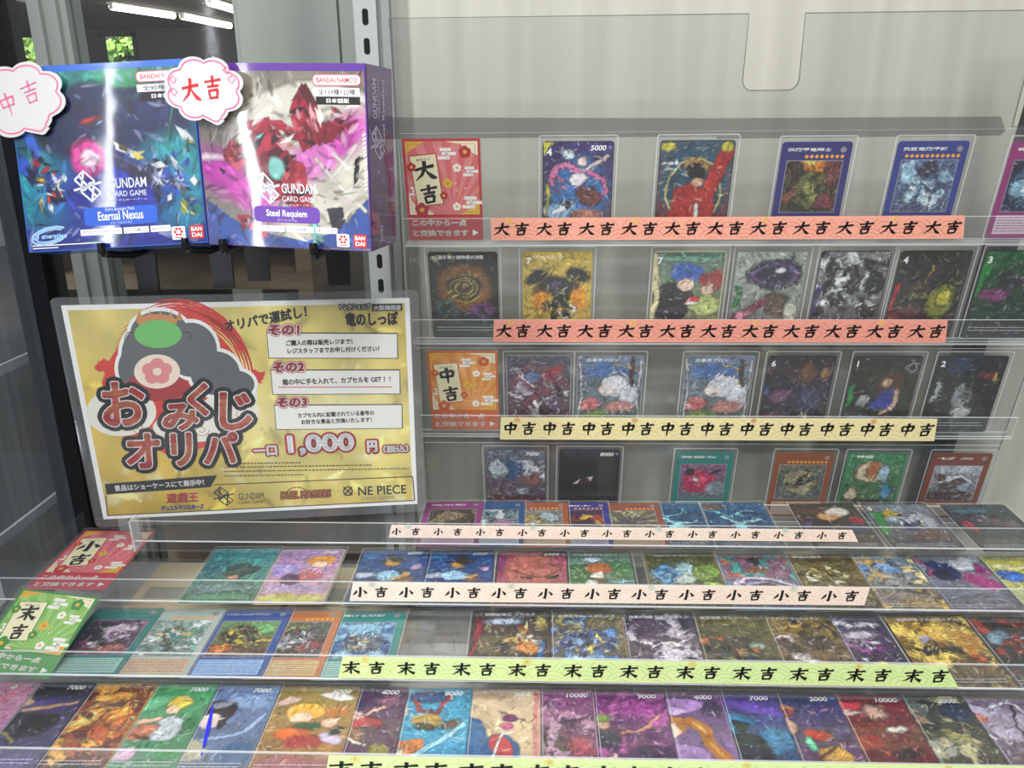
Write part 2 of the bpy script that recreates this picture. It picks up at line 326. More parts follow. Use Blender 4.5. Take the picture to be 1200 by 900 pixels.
# ------------------------------------------------------------------ the setting
def struct(name, mb, m, M=None): return tag(mb.build(name, m, None, M), kind='structure')
E0 = W(0, 0, 0)
struct('floor', MB().box(-7200, 3200, -3000, 11200, -1560, -1500), noisy('floor_lino', '6f6c66', '84807a', 3), E0)
struct('ceiling', MB().box(-7200, 3200, 1500, 11200, 1200, 1260), mat('ceiling_paint', '6a6561', 0.9), E0)
MB_ = MB()
for a in ((-7200, -6750, -1500, 1200), (-6300, -5640, -1500, 1200), (-5180, 3200, -1500, 1200), (-6750, -6300, -1500, -300), (-5640, -5180, -1500, -300), (-6750, -6300, 1150, 1200), (-5640, -5180, 1150, 1200)):
    MB_.box(a[0], a[1], 11000, 11120, a[2], a[3])
struct('wall_back', MB_, mat('shop_wall_dark', '56554f', 0.8), E0)
for n, x0, x1 in ((1, -5640, -5180), (2, -6750, -6300)):
    m_ = MB()
    for a in ((x0, x0 + 40, -300, 1150), (x1 - 40, x1, -300, 1150), (x0, x1, 1110, 1150), (x0, x1, -300, -260)): m_.box(a[0], a[1], 10960, 11010, a[2], a[3])
    wf = struct('window_%d' % n, m_, mat('window_frame_paint', '4c4a46', 0.5), E0)
    tag(MB().box(x0, x1, 11040, 11046, -300, 1150).build('window_pane', GLASS, wf), kind=None)
# leafy tree beyond the windows
rnd = random.Random(5)
def leaf_blob(mb, cx, cy, cz, r, n):
    for _ in range(n):
        a, b, d = rnd.uniform(0, 6.28), rnd.uniform(-1.5, 1.5), r * rnd.uniform(.55, 1.0)
        p = Vector((cx + d * math.cos(a) * math.cos(b), cy + d * math.sin(a) * math.cos(b) * .5, cz + d * math.sin(b)))
        u = Vector((rnd.uniform(-1, 1), rnd.uniform(-1, 1), rnd.uniform(-1, 1))).normalized() * rnd.uniform(50, 110); v = u.orthogonal() * .6
        mb.add([p - u, p - v, p + u, p + v], [(0, 1, 2, 3)], rnd.choice((0, 0, 1)))
for tx, lab in ((-6080, 'green leafy tree seen through the window above the blue box'), (-7480, 'green leafy tree at the window beside the black cables')):
    tr = tag(link('leafy_tree', None, None, W(tx, 12600, -1500)), lab, 'tree')
    m_ = MB(); leaf_blob(m_, 0, 0, 2150, 620, 1700); m_.build('foliage', [mat('leaf_light', '8fae58', 0.7), mat('leaf_dark', '47682c', 0.7)], tr)
    MB().tube([(0, 0, 0), (20, 0, 900), (-10, 0, 1900)], 70, 10).build('trunk', mat('bark', '4a3c2e', 0.9), tr)
area('daylight_outside', (-5.9, 11.4, 4.6), (-6.0, 12.6, 2.0), 2.5, 1.0, 260, (0.95, 1.0, 0.9))
# ceiling tubes of the room behind
for k, (a, b, lab) in enumerate((((-4311, 8708), (-4004, 9459), 'long ceiling fluorescent tube above the blue box'), ((-3935, 9520), (-3746, 10442), 'ceiling fluorescent tube in line behind the long one'), ((-3235, 8520), (-3184, 9077), 'ceiling fluorescent tube over the grey cabinet'))):
    dx, dy = b[0] - a[0], b[1] - a[1]; l = math.hypot(dx, dy); ang = math.atan2(dy, dx)
    r = tag(link('fluorescent_light', None, None, W(a[0], a[1], 1200) @ Matrix.Rotation(ang, 4, 'Z')), lab, 'ceiling light', 'ceiling tubes of the room behind')
    MB().box(-8, l + 8, -55, 55, -12, 0).build('housing', mat('lamp_housing', 'cfcfca', 0.6), r)
    MB().tube([(0, 0, -40), (l, 0, -40)], 36, 10).build('tube', mat('tube_glow', 'fff4e2', 0.4, emit=6.0), r)
    for e in (10, l - 10): MB().box(e - 14, e + 14, -26, 26, -66, -12).build('lamp_holder', mat('lamp_housing', 'cfcfca'), r)
# grey cabinet and wooden shelving standing behind the glass
c = tag(link('storage_cabinet', None, None, W(-470, 1330, -1500)), 'pale grey cabinet standing behind the glass over the purple box', 'cabinet')
MB().box(0, 330, 0, 380, 0, 2050).build('body', mat('cabinet_grey', 'b7bab4', 0.5), c)
MB().box(12, 164, -16, -1, 1180, 2020).build('door', mat('cabinet_door', 'c2c5bf', 0.5), c)
MB().box(168, 318, -16, -1, 1180, 2020).build('door', mat('cabinet_door', 'c2c5bf', 0.5), c)
c = tag(link('wooden_shelf', None, None, W(-640, 1010, -1500)), 'brown wooden shelf unit seen through the glass below the boxes', 'shelf')
m_ = noisy('brown_wood', '5c4a3a', '86705a', 5, (1, 1, 8), 0.6)
for x in (0, 330): MB().box(x, x + 20, 0, 300, 0, 1420).build('side_panel', m_, c)
for z in (900, 1120, 1300, 1400): MB().box(20, 330, 0, 300, z, z + 20).build('board', m_, c)
for x, z, wd, ht, h, lab in ((-610, 420, 120, 120, 'a58a68', 'tan carton on the brown shelf'), (-480, 420, 150, 90, '8f8c86', 'grey carton on the brown shelf')):
    r = tag(link('storage_carton', None, None, W(x, 1050, -1500 + 1140)), lab + ' behind the glass', 'carton')
    MB().box(0, wd, 0, 200, 1, ht).build('body', mat('carton_' + h, h, 0.8), r); MB().box(wd / 2 - 14, wd / 2 + 14, -1.2, -.2, ht * .3, ht).build('packing_tape', mat('carton_tape', 'cbb892', 0.4), r)
# --- the showcase itself
bpy.context.view_layer.update()
BK = 800
struct('wall_panel', MB().box(-139, 620, BK + 32, BK + 38, -640, 620), noisy('back_panel_board', 'b0afa2', 'c2c1b4', 5, (9, 1, .35), 0.5, 5), E0)
def upright(name, x0, x1, lab, m0, m1, y0=0):
    r = tag(link(name, None, None, W(x0, BK + y0, -520)), lab, 'upright')
    wd = x1 - x0
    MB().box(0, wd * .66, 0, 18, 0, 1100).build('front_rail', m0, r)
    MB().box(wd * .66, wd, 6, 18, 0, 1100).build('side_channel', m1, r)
    mb = MB()
    for k in range(44): mb.prism(rrect(wd * .25, wd * .25 + 5.5, 8 + 25 * k, 22 + 25 * k, 2.4), -.4, .4)
    o = mb.build('slot_pattern', mat('slot_black', '0b0b0c', 0.9), r, Matrix(((1, 0, 0, 0), (0, 0, 1, 0), (0, 1, 0, 0), (0, 0, 0, 1))))
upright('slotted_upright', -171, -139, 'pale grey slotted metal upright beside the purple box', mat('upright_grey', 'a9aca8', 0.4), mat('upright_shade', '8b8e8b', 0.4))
r = tag(link('dark_slotted_upright', None, None, WALL @ T(412, -250, -9)), 'dark slotted metal upright behind the far end of the clear card rack', 'upright')
MB().box(0, 24, 0, 560, -14, 0).build('front_rail', mat('upright_dark', '2c2d2f', 0.4), r)
mb = MB()
for k in range(22): mb.prism(rrect(9, 14, 10 + 25 * k, 24 + 25 * k, 2.2), -.2, .3)
mb.build('slot_pattern', mat('slot_black', '0b0b0c', 0.9), r)
struct('trim_1', MB().box(-477, -440, BK + 2, BK + 30, -640, 700).box(-470, -462, BK - 4, BK + 2, -640, 700).box(-452, -446, BK - 4, BK + 2, -640, 700), mat('aluminium_frame', 'a9afa8', 0.35, 0.3), E0)
struct('trim_2', MB().box(-537, -503, BK - 6, BK + 30, -640, 700), mat('black_post', '0d0e12', 0.4), E0)
struct('window_3', MB().box(-503, -477, BK + 10, BK + 15, -640, 620).box(-440, -171, BK + 10, BK + 15, -640, 620), GLASS, E0)
struct('wall_left', MB().box(-524, -519, 150, BK - 8, -640, 620), SIDE_GLASS, E0)
# black cables hanging by the post
tag(MB().tube([(-545, 840, 520), (-541, 842, 380), (-549, 838, 260), (-543, 841, 60), (-540, 842, -200)], 7).build('black_cable', mat('cable_black', '101012', 0.5), None, E0), 'black cable hanging beside the dark corner post', 'cable')
# neighbouring showcase seen through the side glass
c = tag(link('neighbouring_showcase', None, None, W(-980, 250, -1500)), 'grey showcase next door seen through the side glass', 'showcase')
MB().box(0, 40, 0, 760, 0, 2100).build('back_panel', mat('neighbour_grey', 'c0c5cc', 0.6), c)
for z in (880, 1060, 1240, 1420, 1640):
    b = MB().box(42, 380, 0, 760, z, z + 9).build('shelf_board', GLASS, c); MB().box(380, 384, 0, 760, z - 1, z + 10).build('edge_trim', mat('shelf_edge_white', 'dfe3e6', 0.3), b)
# board under the card trays with cartons on it
tag(MB().prism(rrect(-515, 600, 200, 790, 4), -486, -470).build('shelf_board', noisy('shelf_board_grey', 'a3a4a1', 'b8b9b4', 6, (1, 6, 1), 0.4), None, E0), 'grey shelf board carrying the clear card stand', 'shelf board')
for x, y, wd, dp, h, lab in ((-395, 610, 150, 120, 'c7b894', 'beige carton lying under the clear trays below the poster'), (-240, 615, 120, 110, 'b9ab8c', 'tan carton under the clear trays beside the beige one'), (-120, 520, 130, 80, 'b4b2aa', 'flat grey carton under the empty clear sleeve')):
    r = tag(link('flat_carton', None, None, W(x, y, -469.5)), lab, 'carton')
    MB().prism(rrect(0, wd, 0, dp, 2), 0, 34).build('body', mat('carton_' + h, h, 0.8), r)
    MB().box(10, wd - 10, dp * .45, dp * .45 + 20, 34.2, 34.5).build('label_band', mat('carton_band', '8b8878', 0.8), r)

# ------------------------------------------------------------------ clear card racks
rk = tag(link('clear_card_rack', None, None, WALL), 'clear acrylic rack of four leaning rows holding the upper cards', 'card rack')
out = [(-121, -236), (478, -236), (478, 196), (396, 196), (393, 285), (210, 285)]
for k in range(7):
    a = math.radians(0 - 90 * k / 6); out.append((205 + 8 * math.cos(a) - 0, 236 + 9 * math.sin(a)))
for k in range(7):
    a = math.radians(-90 - 90 * k / 6); out.append((175 + 8 * math.cos(a), 236 + 9 * math.sin(a)))
out += [(166, 285), (-121, 285)]
rs_ = MB().prism(out, -4, -2, 0, 1)
rs_.ribbon(out + out[:2], 1.0, -1.95, 1)
rs_.build('back_sheet', [RACK_SHEET, SHEET_RIM], rk)
for k in (1, 2, 3, 4):
    b = WBASE[k]; u0, u1 = -121, 478
    t_ = MB().prism([(u0, b - 3.0), (u1, b - 3.0), (u1, b - 1), (u0, b - 1)], -1.8, 10, 0, 1).build('ledge', [ACRYL_EDGE, ACRYL], rk)
    MB().prism([(u0, b + .2), (u1, b + .2), (u1, b + 23), (u0, b + 23)], 8, 10, 0, 1).build('front_lip', [ACRYL, ACRYL_EDGE], t_)
    MB().prism([(u0, b - .8), (u1, b - .8), (u1, b + 95), (u0, b + 95)], -1.9, -.6, 0, 1).build('pocket_back', [ACRYL, ACRYL_EDGE], t_)
tp = MB().prism([(-128, 190), (150, 190), (152, 188), (388, 189), (391, 193), (384, 204.5), (150, 205), (-128, 208)], -1.9, -1.7).build('clear_tape', TAPE, rk)
tag(tp, 'scuffed strip of clear packing tape')
st = tag(link('clear_card_stand', None, None, W(-440, 425, -469.5)), 'clear acrylic stepped stand of four flat trays holding the lower cards', 'card stand')
bpy.context.view_layer.update()
inv = st.matrix_world.inverted()
UL, U1 = {5: -378, 6: -466, 7: -466, 8: -466}, 474
LIP_LINE = clear('lip_edge_glint', rough=0.15, gloss=1.5, haze=0.40, hazecol=(0.9, 0.93, 0.95))
for k in (5, 6, 7, 8):
    U0 = UL[k]; L = inv @ TRAY[k]
    fl = MB().box(U0, U1, -6, 74 if k > 5 else 92, -3, -1.2, 0).build('tray', ACRYL, st, L)
    MB().prism([(U0, 7), (U1, 7), (U1, 28.5), (U0, 28.5)], 0, 2, 0, 1).build('front_lip', [ACRYL, ACRYL_EDGE], fl, Matrix(((1, 0, 0, 0), (0, 0, -1, -.004), (0, 1, 0, 0), (0, 0, 0, 1))))
    MB().tube([(U0, -5, 7.2), (U1, -5, 7.2)], .8, 8).build('lip_edge', LIP_LINE, fl)
    MB().box(U0, U1, -7.4, -6.2, -3, -1.2).build('front_rim', ACRYL, fl)
    for x in (U0 - 2.2, U1 + .2): MB().box(x, x + 2, -7, 6, -3, 28.5).build('end_cap', ACRYL_EDGE, fl)
for x in (-472, U1 + 2.4):
    pts = []
    for k in (8, 7, 6, 5):
        p = inv @ TRAY[k]; pts += [(p.translation.y * 1000 - 4, p.translation.z * 1000 - 4), (p.translation.y * 1000 + 68, p.translation.z * 1000 - 2)]
    pts = [(pts[0][0], 0.2)] + pts + [(pts[-1][0], 0.2)]
    MB().prism(pts, 0, 2.4, 0, 0).build('side_panel', [ACRYL], st, Matrix(((0, 0, 1, (x + 440) * .001), (1, 0, 0, 0), (0, 1, 0, 0), (0, 0, 0, 1))))

# ------------------------------------------------------------------ booster boxes
def pose(c, rows): return W(*c) @ Matrix([list(r) + [0] for r in rows] + [[0, 0, 0, 1]])
def game_logo(mb, cx, cy, s, z, mi, wd=.09):
    """three linked lozenges crossed by two bars"""
    for pts in ([(-.5, .28), (-.12, .62), (.28, .22), (-.12, -.14), (-.5, .28)], [(-.28, -.22), (.12, .14), (.5, -.28), (.12, -.62), (-.28, -.22)], [(-.34, .46), (.34, -.46)], [(-.58, -.14), (.58, .14)], [(-.12, .62), (-.28, -.22)], [(.28, .22), (.12, -.62)]):
        mb.ribbon([(cx + a * s, cy + b * s) for a, b in pts], wd * s, z, mi)
def part(mb, name, m, root): return mb.build(name, m, root)
PILL = mat('print_white', 'f2f2f2', 0.4); BLK = mat('print_black', '101012', 0.45); RED = mat('print_red', 'cf2630', 0.4)
def booster_box(root, w, h, d, img, edge, side, side_img, texts):
    X0, X1, Y0, Y1 = -w / 2, w / 2, -h / 2, h / 2
    b = MB().box(X0, X1, Y0, Y1, -d, 0).build('carton', mat(edge[0], edge[1], 0.35, coat=.6), root)
    link('front_print', art_mesh('front_print', img, X0 + .8, X1 - .8, Y0 + .8, Y1 - 5, .25, WRAP_ART), root)
    s_ = link('side_print', art_mesh('side_print', side_img, 1, d - 1, Y0 + 1, Y1 - 1, .25, WRAP_ART), root, Matrix(((0, 0, 1, X1 * .001), (0, 1, 0, 0), (-1, 0, 0, 0), (0, 0, 0, 1))))
    P = lambda s, t: (X0 + s * w, Y0 + t * h)
    m = MB()                                   # maker's pill and count lines, upper corner
    m.prism(rrect(*(P(.70, 0)[0], P(.975, 0)[0]), P(0, .885)[1], P(0, .945)[1], 3), .3, .45, 1); m.prism(rrect(P(.705, 0)[0], P(.97, 0)[0], P(0, .89)[1], P(0, .94)[1], 2.6), .45, .55, 0)
    m.box(P(.70, 0)[0], P(.965, 0)[0], P(0, .835)[1], P(0, .874)[1], .3, .45, 0); m.box(P(.715, 0)[0], P(.965, 0)[0], P(0, .79)[1], P(0, .83)[1], .3, .45, 2)
    m.build('maker_badge', [PILL, mat('badge_pink', 'c8465f'), BLK], root)
    m = MB(); x, y = P(.838, .915); put_text(m, 'BANDAI NAMCO', x, y, h * .026, w * .23, .62, 1, .02, align='c'); x, y = P(.835, .855); put_text(m, texts['count'], x, y, h * .03, w * .21, .5, 0, .01, align='c')
    x, y = P(.84, .81); put_text(m, '日本語版', x, y, h * .024, w * .13, .5, 2, .02, align='c'); m.build('badge_lettering', [BLK, RED, PILL], root)
    m = MB(); x, y = P(*texts['logo']); game_logo(m, x, y, w * .135, .5, 0); x, y = P(*texts['game']); put_text(m, 'GUNDAM', x, y, h * .055, w * .205, .5, 0, .012); put_text(m, 'CARD GAME', x, y - h * .045, h * .03, w * .2, .5, 0, .0)
    put_text(m, 'ガンダムカードゲーム', x, y - h * .07, h * .012, w * .2, .5, 0)
    m.build('game_logo', mat('logo_silver', 'e4e8f0', 0.35), root)
    m = MB(); x0, y0 = P(*texts['ban0']); x1, y1 = P(*texts['ban1']); m.prism(rrect(x0, x1, y0, y1, 3), .28, .4); m.build('title_banner', mat('banner_' + edge[0], texts['bancol'], 0.35), root)
    m = MB(); put_text(m, texts['title'], (x0 + x1) / 2, (y0 + y1) / 2 + .3, h * .05, (x1 - x0) * .62, .5, 0, .02, align='c'); put_text(m, texts['sub'], (x0 + x1) / 2, y0 + 1.8, h * .014, (x1 - x0) * .3, .5, 0, align='c')
    if texts.get('over'): put_text(m, texts['over'], (x0 + x1) / 2, y1 - 1.6, h * .018, (x1 - x0) * .4, .5, 0, align='c')
    m.build('title_lettering', mat('title_white', 'eef1fa', 0.35), root)
    m = MB(); mt = MB()
    for s0, s1, t in texts['pills']:
        x0, y0 = P(s0, texts['pt']); x1, y1 = P(s1, texts['pt'] + .034); m.box(x0, x1, y0, y1, .28, .4); put_text(mt, t, (x0 + x1) / 2, (y0 + y1) / 2, h * .02, (x1 - x0) * .85, .46, 0, align='c')
    m.build('contents_bar', PILL, root); mt.build('contents_lettering', BLK, root)
    m = MB(); x0, y0 = P(*texts['bandai']); m.prism(rrect(x0, x0 + w * .078, y0, y0 + h * .075, 1), .3, .45, 0); put_text(m, 'BAN', x0 + w * .039, y0 + h * .054, h * .024, w * .06, .5, 1, .03, align='c'); put_text(m, 'DAI', x0 + w * .039, y0 + h * .022, h * .024, w * .056, .5, 1, .03, align='c')
    m.build('maker_logo', [RED, PILL], root)
    m = MB(); x0 -= w * .1; m.prism(rrect(x0, x0 + w * .075, y0, y0 + h * .073, 1), .3, .45, 0)
    for k in range(6): m.poly(ell(x0 + w * .0375 + w * .018 * math.cos(k * 1.047), y0 + h * .043 + w * .018 * math.sin(k * 1.047), w * .008, w * .008, 10), .5, 1)
    m.box(x0 + w * .015, x0 + w * .06, y0 + h * .008, y0 + h * .013, .46, .5, 1); m.build('round_mark', [PILL, RED], root)
    return b
SH_B = ['e8ecf4', 'c9d3ea', '2b4fb8', '1f3a94', '15224a', 'e8ecf4', '3a5cc4', '0f1738']
blue_img = paint(240, 230, .96, '0f6a6c', '1a1f86', [
    ('e', .62, .92, .22, .10, 0, '2f9d6a', .2), ('e', .2, .93, .2, .08, 0, '1f8a86', .2), ('e', .42, .70, .30, .22, 0, '131f4a', .06), ('s', [(.2, .82), (.42, .86), (.68, .87)], .05, '131f4a'), ('e', .80, .68, .18, .22, 0, '141d52', .1),
    ('e', .12, .34, .19, .18, 0, '1d9c9e', .2), ('e', .86, .36, .20, .24, 0, '2aa3a8', .22), ('e', .5, .30, .4, .2, 0, '1b2a9a', .3),
    ('e', .42, .72, .05, .012, 10, 'c83838', .02), ('s', [(.52, .50), (.76, .36)], .055, '2e2c52'), ('s', [(.50, .54), (.78, .40)], .012, '6a68a0'),
    ('e', .39, .515, .10, .10, 0, 'e0459c', .06), ('e', .40, .51, .055, .05, 0, 'ffd9ee', .04),
    ('p', [(.54, .60), (.66, .53), (.70, .49), (.64, .50), (.55, .55)], 'dfe6ee'), ('p', [(.63, .54), (.71, .48), (.66, .49)], 'f3df3c'), ('p', [(.57, .585), (.62, .56), (.61, .535), (.57, .55)], '4a4420'), ('p', [(.88, .68), (.96, .62), (.99, .57), (.92, .585)], 'dfe6ee'), ('p', [(.93, .6), (.99, .56), (.95, .565)], 'f3df3c'),
    ('p', [(.02, .72), (.10, .66), (.15, .52), (.08, .55)], '3d6fe0'), ('p', [(.0, .56), (.08, .5), (.06, .42), (.0, .46)], '2f5ad0'),
    ('h', .12, .48, .14, 14, ['101430', '2f5ad0', '0f1738', 'a03038', '1c2c78']), ('h', .17, .34, .13, 34, ['e9edf6', '101430', 'd9433f', 'c9d3ea', '1c2c78', 'e9edf6', '2a2c44', 'e8c53a', '0f1738']), ('h', .72, .40, .10, 22, ['2a2c4c', '3c3e60', '1a1c34', '8a8cb0', '23254a']), ('h', .84, .38, .16, 34, SH_B), ('h', .93, .24, .10, 14, ['c9c46a', '2f8f7a', '3a6a5c', '274a9c', '8a9a3c']), ('s', [(.93, .95), (.80, .5)], .006, '2fae86'), ('s', [(.5, .05), (.3, .02)], .006, '34b08c')], 11, .012, .45, 'b8c8f0', '0a0c26', 9, 700) * .9
blue_side = paint(24, 80, 3.2, '2a6fd0', '1a3fa8', [], 3, .02, .1)
bb = tag(link('booster_box', None, None, pose((-342.9, 651.7, -22.0), ((.997, -.056, .05), (.06, .188, -.98), (.045, .981, .191)))), 'blue booster pack box on black hooks, white cloud tag on its corner', 'card box', 'sealed booster boxes')
booster_box(bb, 144, 143, 42, blue_img, ('box_blue', '2566c8'), None, blue_side, dict(count='全90種+1種', logo=(.37, .345), game=(.49, .325), ban0=(.33, .125), ban1=(.735, .225), bancol='2b5fd0', title='Eternal Nexus', sub='エターナルネクサス', over='Extra Booster Pack', pt=.075, pills=((.30, .53, 'エクストラブースターパック'), (.54, .68, '1パック6枚入り'), (.69, .80, '24パック入り')), bandai=(.905, .025)))
m = MB()
for k, (a, b_) in enumerate(((13, 5.5), (10.5, 4))): m.ribbon([(-47 + a * math.cos(t / 12 * 6.283 + .6), -52 + b_ * math.sin(t / 12 * 6.283 + .6) + .18 * a * math.cos(t / 12 * 6.283 + .6)) for t in range(11)], 1.6 - .5 * k, .45, 0)
put_text(m, 'G', -59, -55, 6, 5, .5, 0, .03, .3); put_text(m, 'eneration', -53, -54, 3.4, 18, .5, 0, .03, .3); m.build('series_logo', mat('series_blue', '9fc6f4', 0.3), bb, Matrix.Scale(1.138, 4))
m = MB()
for y in (-58.6, -60.4): m.ribbon([(-60, y), (-60 + (48 if y > -59 else 18), y)], .7, .45)
m.build('fine_print', PILL, bb, Matrix.Scale(1.138, 4))
SH_R = ['8f1526', 'b4233a', '5a0c1c', 'd65a6a', '3a0a16', 'c8354a', 'e79aa0']
pur_img = paint(240, 230, .96, '7d776c', 'a39c8c', [
    ('e', .45, .86, .5, .12, 0, '97907f', .3), ('e', .58, .46, .62, .44, 20, 'd9d4c4', .04), ('e', .1, .3, .26, .5, 20, '8d867c', .2), ('p', [(0, .26), (.14, .16), (.34, .08), (.62, .04), (.8, .1), (1, .30), (1, 0), (0, 0)], '3c5aa8'), ('p', [(0, .25), (.1, .17), (.04, 0), (0, 0)], '44589c'),
    ('e', .14, .42, .2, .13, -30, 'c03aa8', .16), ('e', .30, .30, .18, .10, -40, 'd457b8', .16), ('e', .82, .62, .26, .10, 32, 'cf4fb4', .14), ('e', .66, .50, .14, .10, 30, 'e07cc6', .14), ('e', .04, .52, .09, .02, 0, 'f6e2ee', .04),
    ('s', [(.70, .52), (.98, .22)], .022, 'ebe8dc'), ('s', [(.80, .56), (.98, .40)], .018, 'ebe8dc'), ('s', [(.78, .40), (.94, .60)], .018, 'ebe8dc'), ('s', [(.86, .32), (1, .46)], .018, 'ebe8dc'),
    ('p', [(.93, .52), (.96, .54), (.95, .42), (.92, .38)], '1c1a2a'), ('p', [(.74, .48), (.79, .47), (.78, .46)], '1c1a2a'), ('p', [(.10, .46), (.14, .44), (.12, .42)], '2a1226'),
    ('p', [(.56, .78), (.64, .93), (.72, .82), (.72, .62), (.62, .56), (.58, .66)], 'a81e34'), ('p', [(.62, .90), (.66, .93), (.72, .82), (.68, .80)], '5a1020'), ('p', [(.70, .72), (.92, .76), (.84, .70), (.96, .74), (.86, .64), (.72, .60)], '7d1626'),
    ('p', [(.22, .50), (.30, .66), (.48, .68), (.56, .50), (.44, .36), (.34, .44)], '9c1a30'), ('p', [(.30, .72), (.44, .74), (.46, .62), (.36, .58), (.30, .64)], 'b52a3e'), ('p', [(.12, .56), (.26, .62), (.36, .52), (.28, .46), (.14, .50)], '7c1426'), ('p', [(.46, .52), (.62, .50), (.66, .30), (.56, .18), (.44, .34)], 'b5303f'),
    ('h', .40, .56, .24, 26, SH_R), ('h', .66, .70, .16, 14, SH_R), ('h', .24, .53, .12, 9, SH_R), ('h', .56, .30, .14, 10, SH_R), ('h', .27, .09, .13, 12, SH_R), ('h', .86, .72, .10, 7, SH_R),
    ('e', .455, .46, .052, .06, 0, '8fd6cc', .03), ('p', [(.34, .63), (.40, .655), (.38, .615)], '7fd8d0'), ('p', [(.74, .235), (.84, .25), (.86, .14), (.78, .10)], '3a3440'), ('p', [(.64, .16), (.66, .02), (.72, .02), (.70, .14)], '8fcfc8')], 23, .010, .45, 'f0d8e4', '2a1420', 9, 500) * .74
pur_side = paint(40, 130, 3.2, '4d2a78', '3a1f60', [('h', .55, .24, .5, 16, ['2a2f66', '5a2a3a', '7a3040', '2c4a8a', '1c1438']), ('m', 6, .66, '5b3a86')], 8, .03, .25)
pb = tag(link('booster_box', None, None, pose((-180.5, 581.0, -21.8), ((.988, .024, -.154), (-.154, .006, -.988), (-.023, 1, .009)))), 'purple booster pack box with red and magenta artwork on black hooks', 'card box', 'sealed booster boxes')
booster_box(pb, 126.5, 125.5, 54, pur_img, ('box_purple', '5b2f8e'), None, pur_side, dict(count='全139種+20種', logo=(.39, .335), game=(.48, .31), ban0=(.30, .145), ban1=(.70, .235), bancol='6a3fa6', title='Steel Requiem', sub='スティール レクイエム', pt=.092, pills=((.30, .48, 'ブースターパック'), (.49, .66, '1パック6+1枚入り'), (.67, .80, '24パック入り')), bandai=(.895, .02)))
m = MB(); put_text(m, 'GUNDAM', 15, 30, 7, 28, .5, 0, .02, rot=math.pi / 2, align='l'); put_text(m, 'CARD GAME', 19, 30, 2.6, 28, .5, 0, rot=math.pi / 2); game_logo(m, 15, 12, 20, .5, 0)
SIDE_M = Matrix(((0, 0, 1, .0633), (0, 1, 0, 0), (-1, 0, 0, 0), (0, 0, 0, 1))) @ Matrix.Diagonal((1.28, .93, .93, 1))
m2 = MB(); put_text(m2, 'Steel Requiem', 28, 10, 5.4, 48, .5, 0, .02, rot=math.pi / 2); m2.build('side_title', mat('side_silver', 'cfc6e0', 0.35), pb, SIDE_M)
m2 = MB(); put_text(m2, 'GD03', 18, -62, 4, 12, .5, 0, .02, rot=math.pi / 2); m2.build('set_code', mat('side_silver', 'cfc6e0', 0.35), pb, SIDE_M)
m.build('side_lettering', mat('side_silver', 'cfc6e0', 0.35), pb, Matrix(((0, 0, 1, .0633), (0, 1, 0, 0), (-1, 0, 0, 0), (0, 0, 0, 1))) @ Matrix.Diagonal((1.28, .93, .93, 1)))
m = MB()
for k in range(14): m.poly([(64.2, -22 + 3 * k), (66.6, -20.6 + 3 * k), (66.6, -19.2 + 3 * k), (64.2, -20.6 + 3 * k)], .5)
m.build('hazard_stripe_print', mat('print_white', 'f2f2f2'), pb, Matrix.Scale(.93, 4))
# black hooks carrying the boxes
HK = mat('hook_black', '0c0c0d', 0.35)
for root, w_, h_, d_, s_, lab in ((bb, 144, 143, 42, .42, 'black display hook under the middle of the blue box'), (bb, 144, 143, 42, .886, 'black display hook under the blue box, next to the purple one'), (pb, 126.5, 125.5, 54, .10, 'black display hook under the purple box, next to the blue one'), (pb, 126.5, 125.5, 54, .66, 'black display hook under the purple box, nearer the metal upright')):
    p = root.matrix_world @ Vector(((-w_ / 2 + s_ * w_) * .001, -h_ / 2 * .001, 0)); q = root.matrix_world @ Vector(((-w_ / 2 + s_ * w_) * .001, -h_ / 2 * .001, -d_ * .001))
    dz = (q.z - p.z) * 1000
    r = tag(link('display_hook', None, None, Matrix.Translation(p)), lab, 'hook', 'black hooks under the booster boxes')
    MB().tube([(0, -4.2, 5), (0, -4.6, 2), (0, -4.4, -2), (0, -1.5, -4.4), (0, d_, -4.0 + min(0, dz)), (0, 64, -4.0 + min(0, dz))], 3.0, 10).build('hook_arm', HK, r)
    MB().prism([(-9, -38), (9, -38), (10, -2), (10, 60), (-10, 60), (-10, -2)], 0, 3.5).build('rear_plate', HK, r, Matrix(((1, 0, 0, 0), (0, 0, -1, .066), (0, 1, 0, min(0, dz) * .0014), (0, 0, 0, 1))))
# speech bubble tags
def bubble(M, w_, h_, lab, draw, flip=1):
    r = tag(link('cloud_tag', None, None, M), lab, 'tag', 'cloud shaped tags on the boxes')
    def outline(k):
        pts = []
        for i in range(90):
            a = i / 90 * 2 * math.pi; q = abs(math.sin(a * 4 + .4)) ** .7; rr = .86 + .16 * q
            x, y = rr * math.cos(a), rr * math.sin(a)
            if 4.75 < a < 5.05: y = -1.12 + abs(a - 4.85) * .9; x = x + .12
            pts.append((x * w_ / 2 * k, y * h_ / 2 * k))
        return pts
    MB().prism(outline(1.0), 0, .6).build('paper', mat('tag_paper', 'd9d7d4', 0.6), r)
    o = outline(.90); m = MB(); m.ribbon(o + o[:2], 1.1, .75); m.build('pink_outline', mat('pink_marker', 'ef6a98', 0.5), r)
    m = MB(); draw(m); m.build('handwriting', [mat('red_marker', 'd4232c', 0.5), mat('pink_marker', 'ef6a98', 0.5)], r); return r
def d_dai(m):
    brush(m, 'dai', -17, -8, 15, 16, .9, 0, 1.5); brush(m, 'kichi', 0, -7, 15, 16, .9, 0, 1.3)
    for x, y in ((-22, 7), (-22.5, -1), (19, 12), (22, 6)):
        s_ = 2.6; m.ribbon([(x - s_, y), (x, y + s_), (x + s_, y), (x, y - s_), (x - s_, y)], .7, .9, 1)
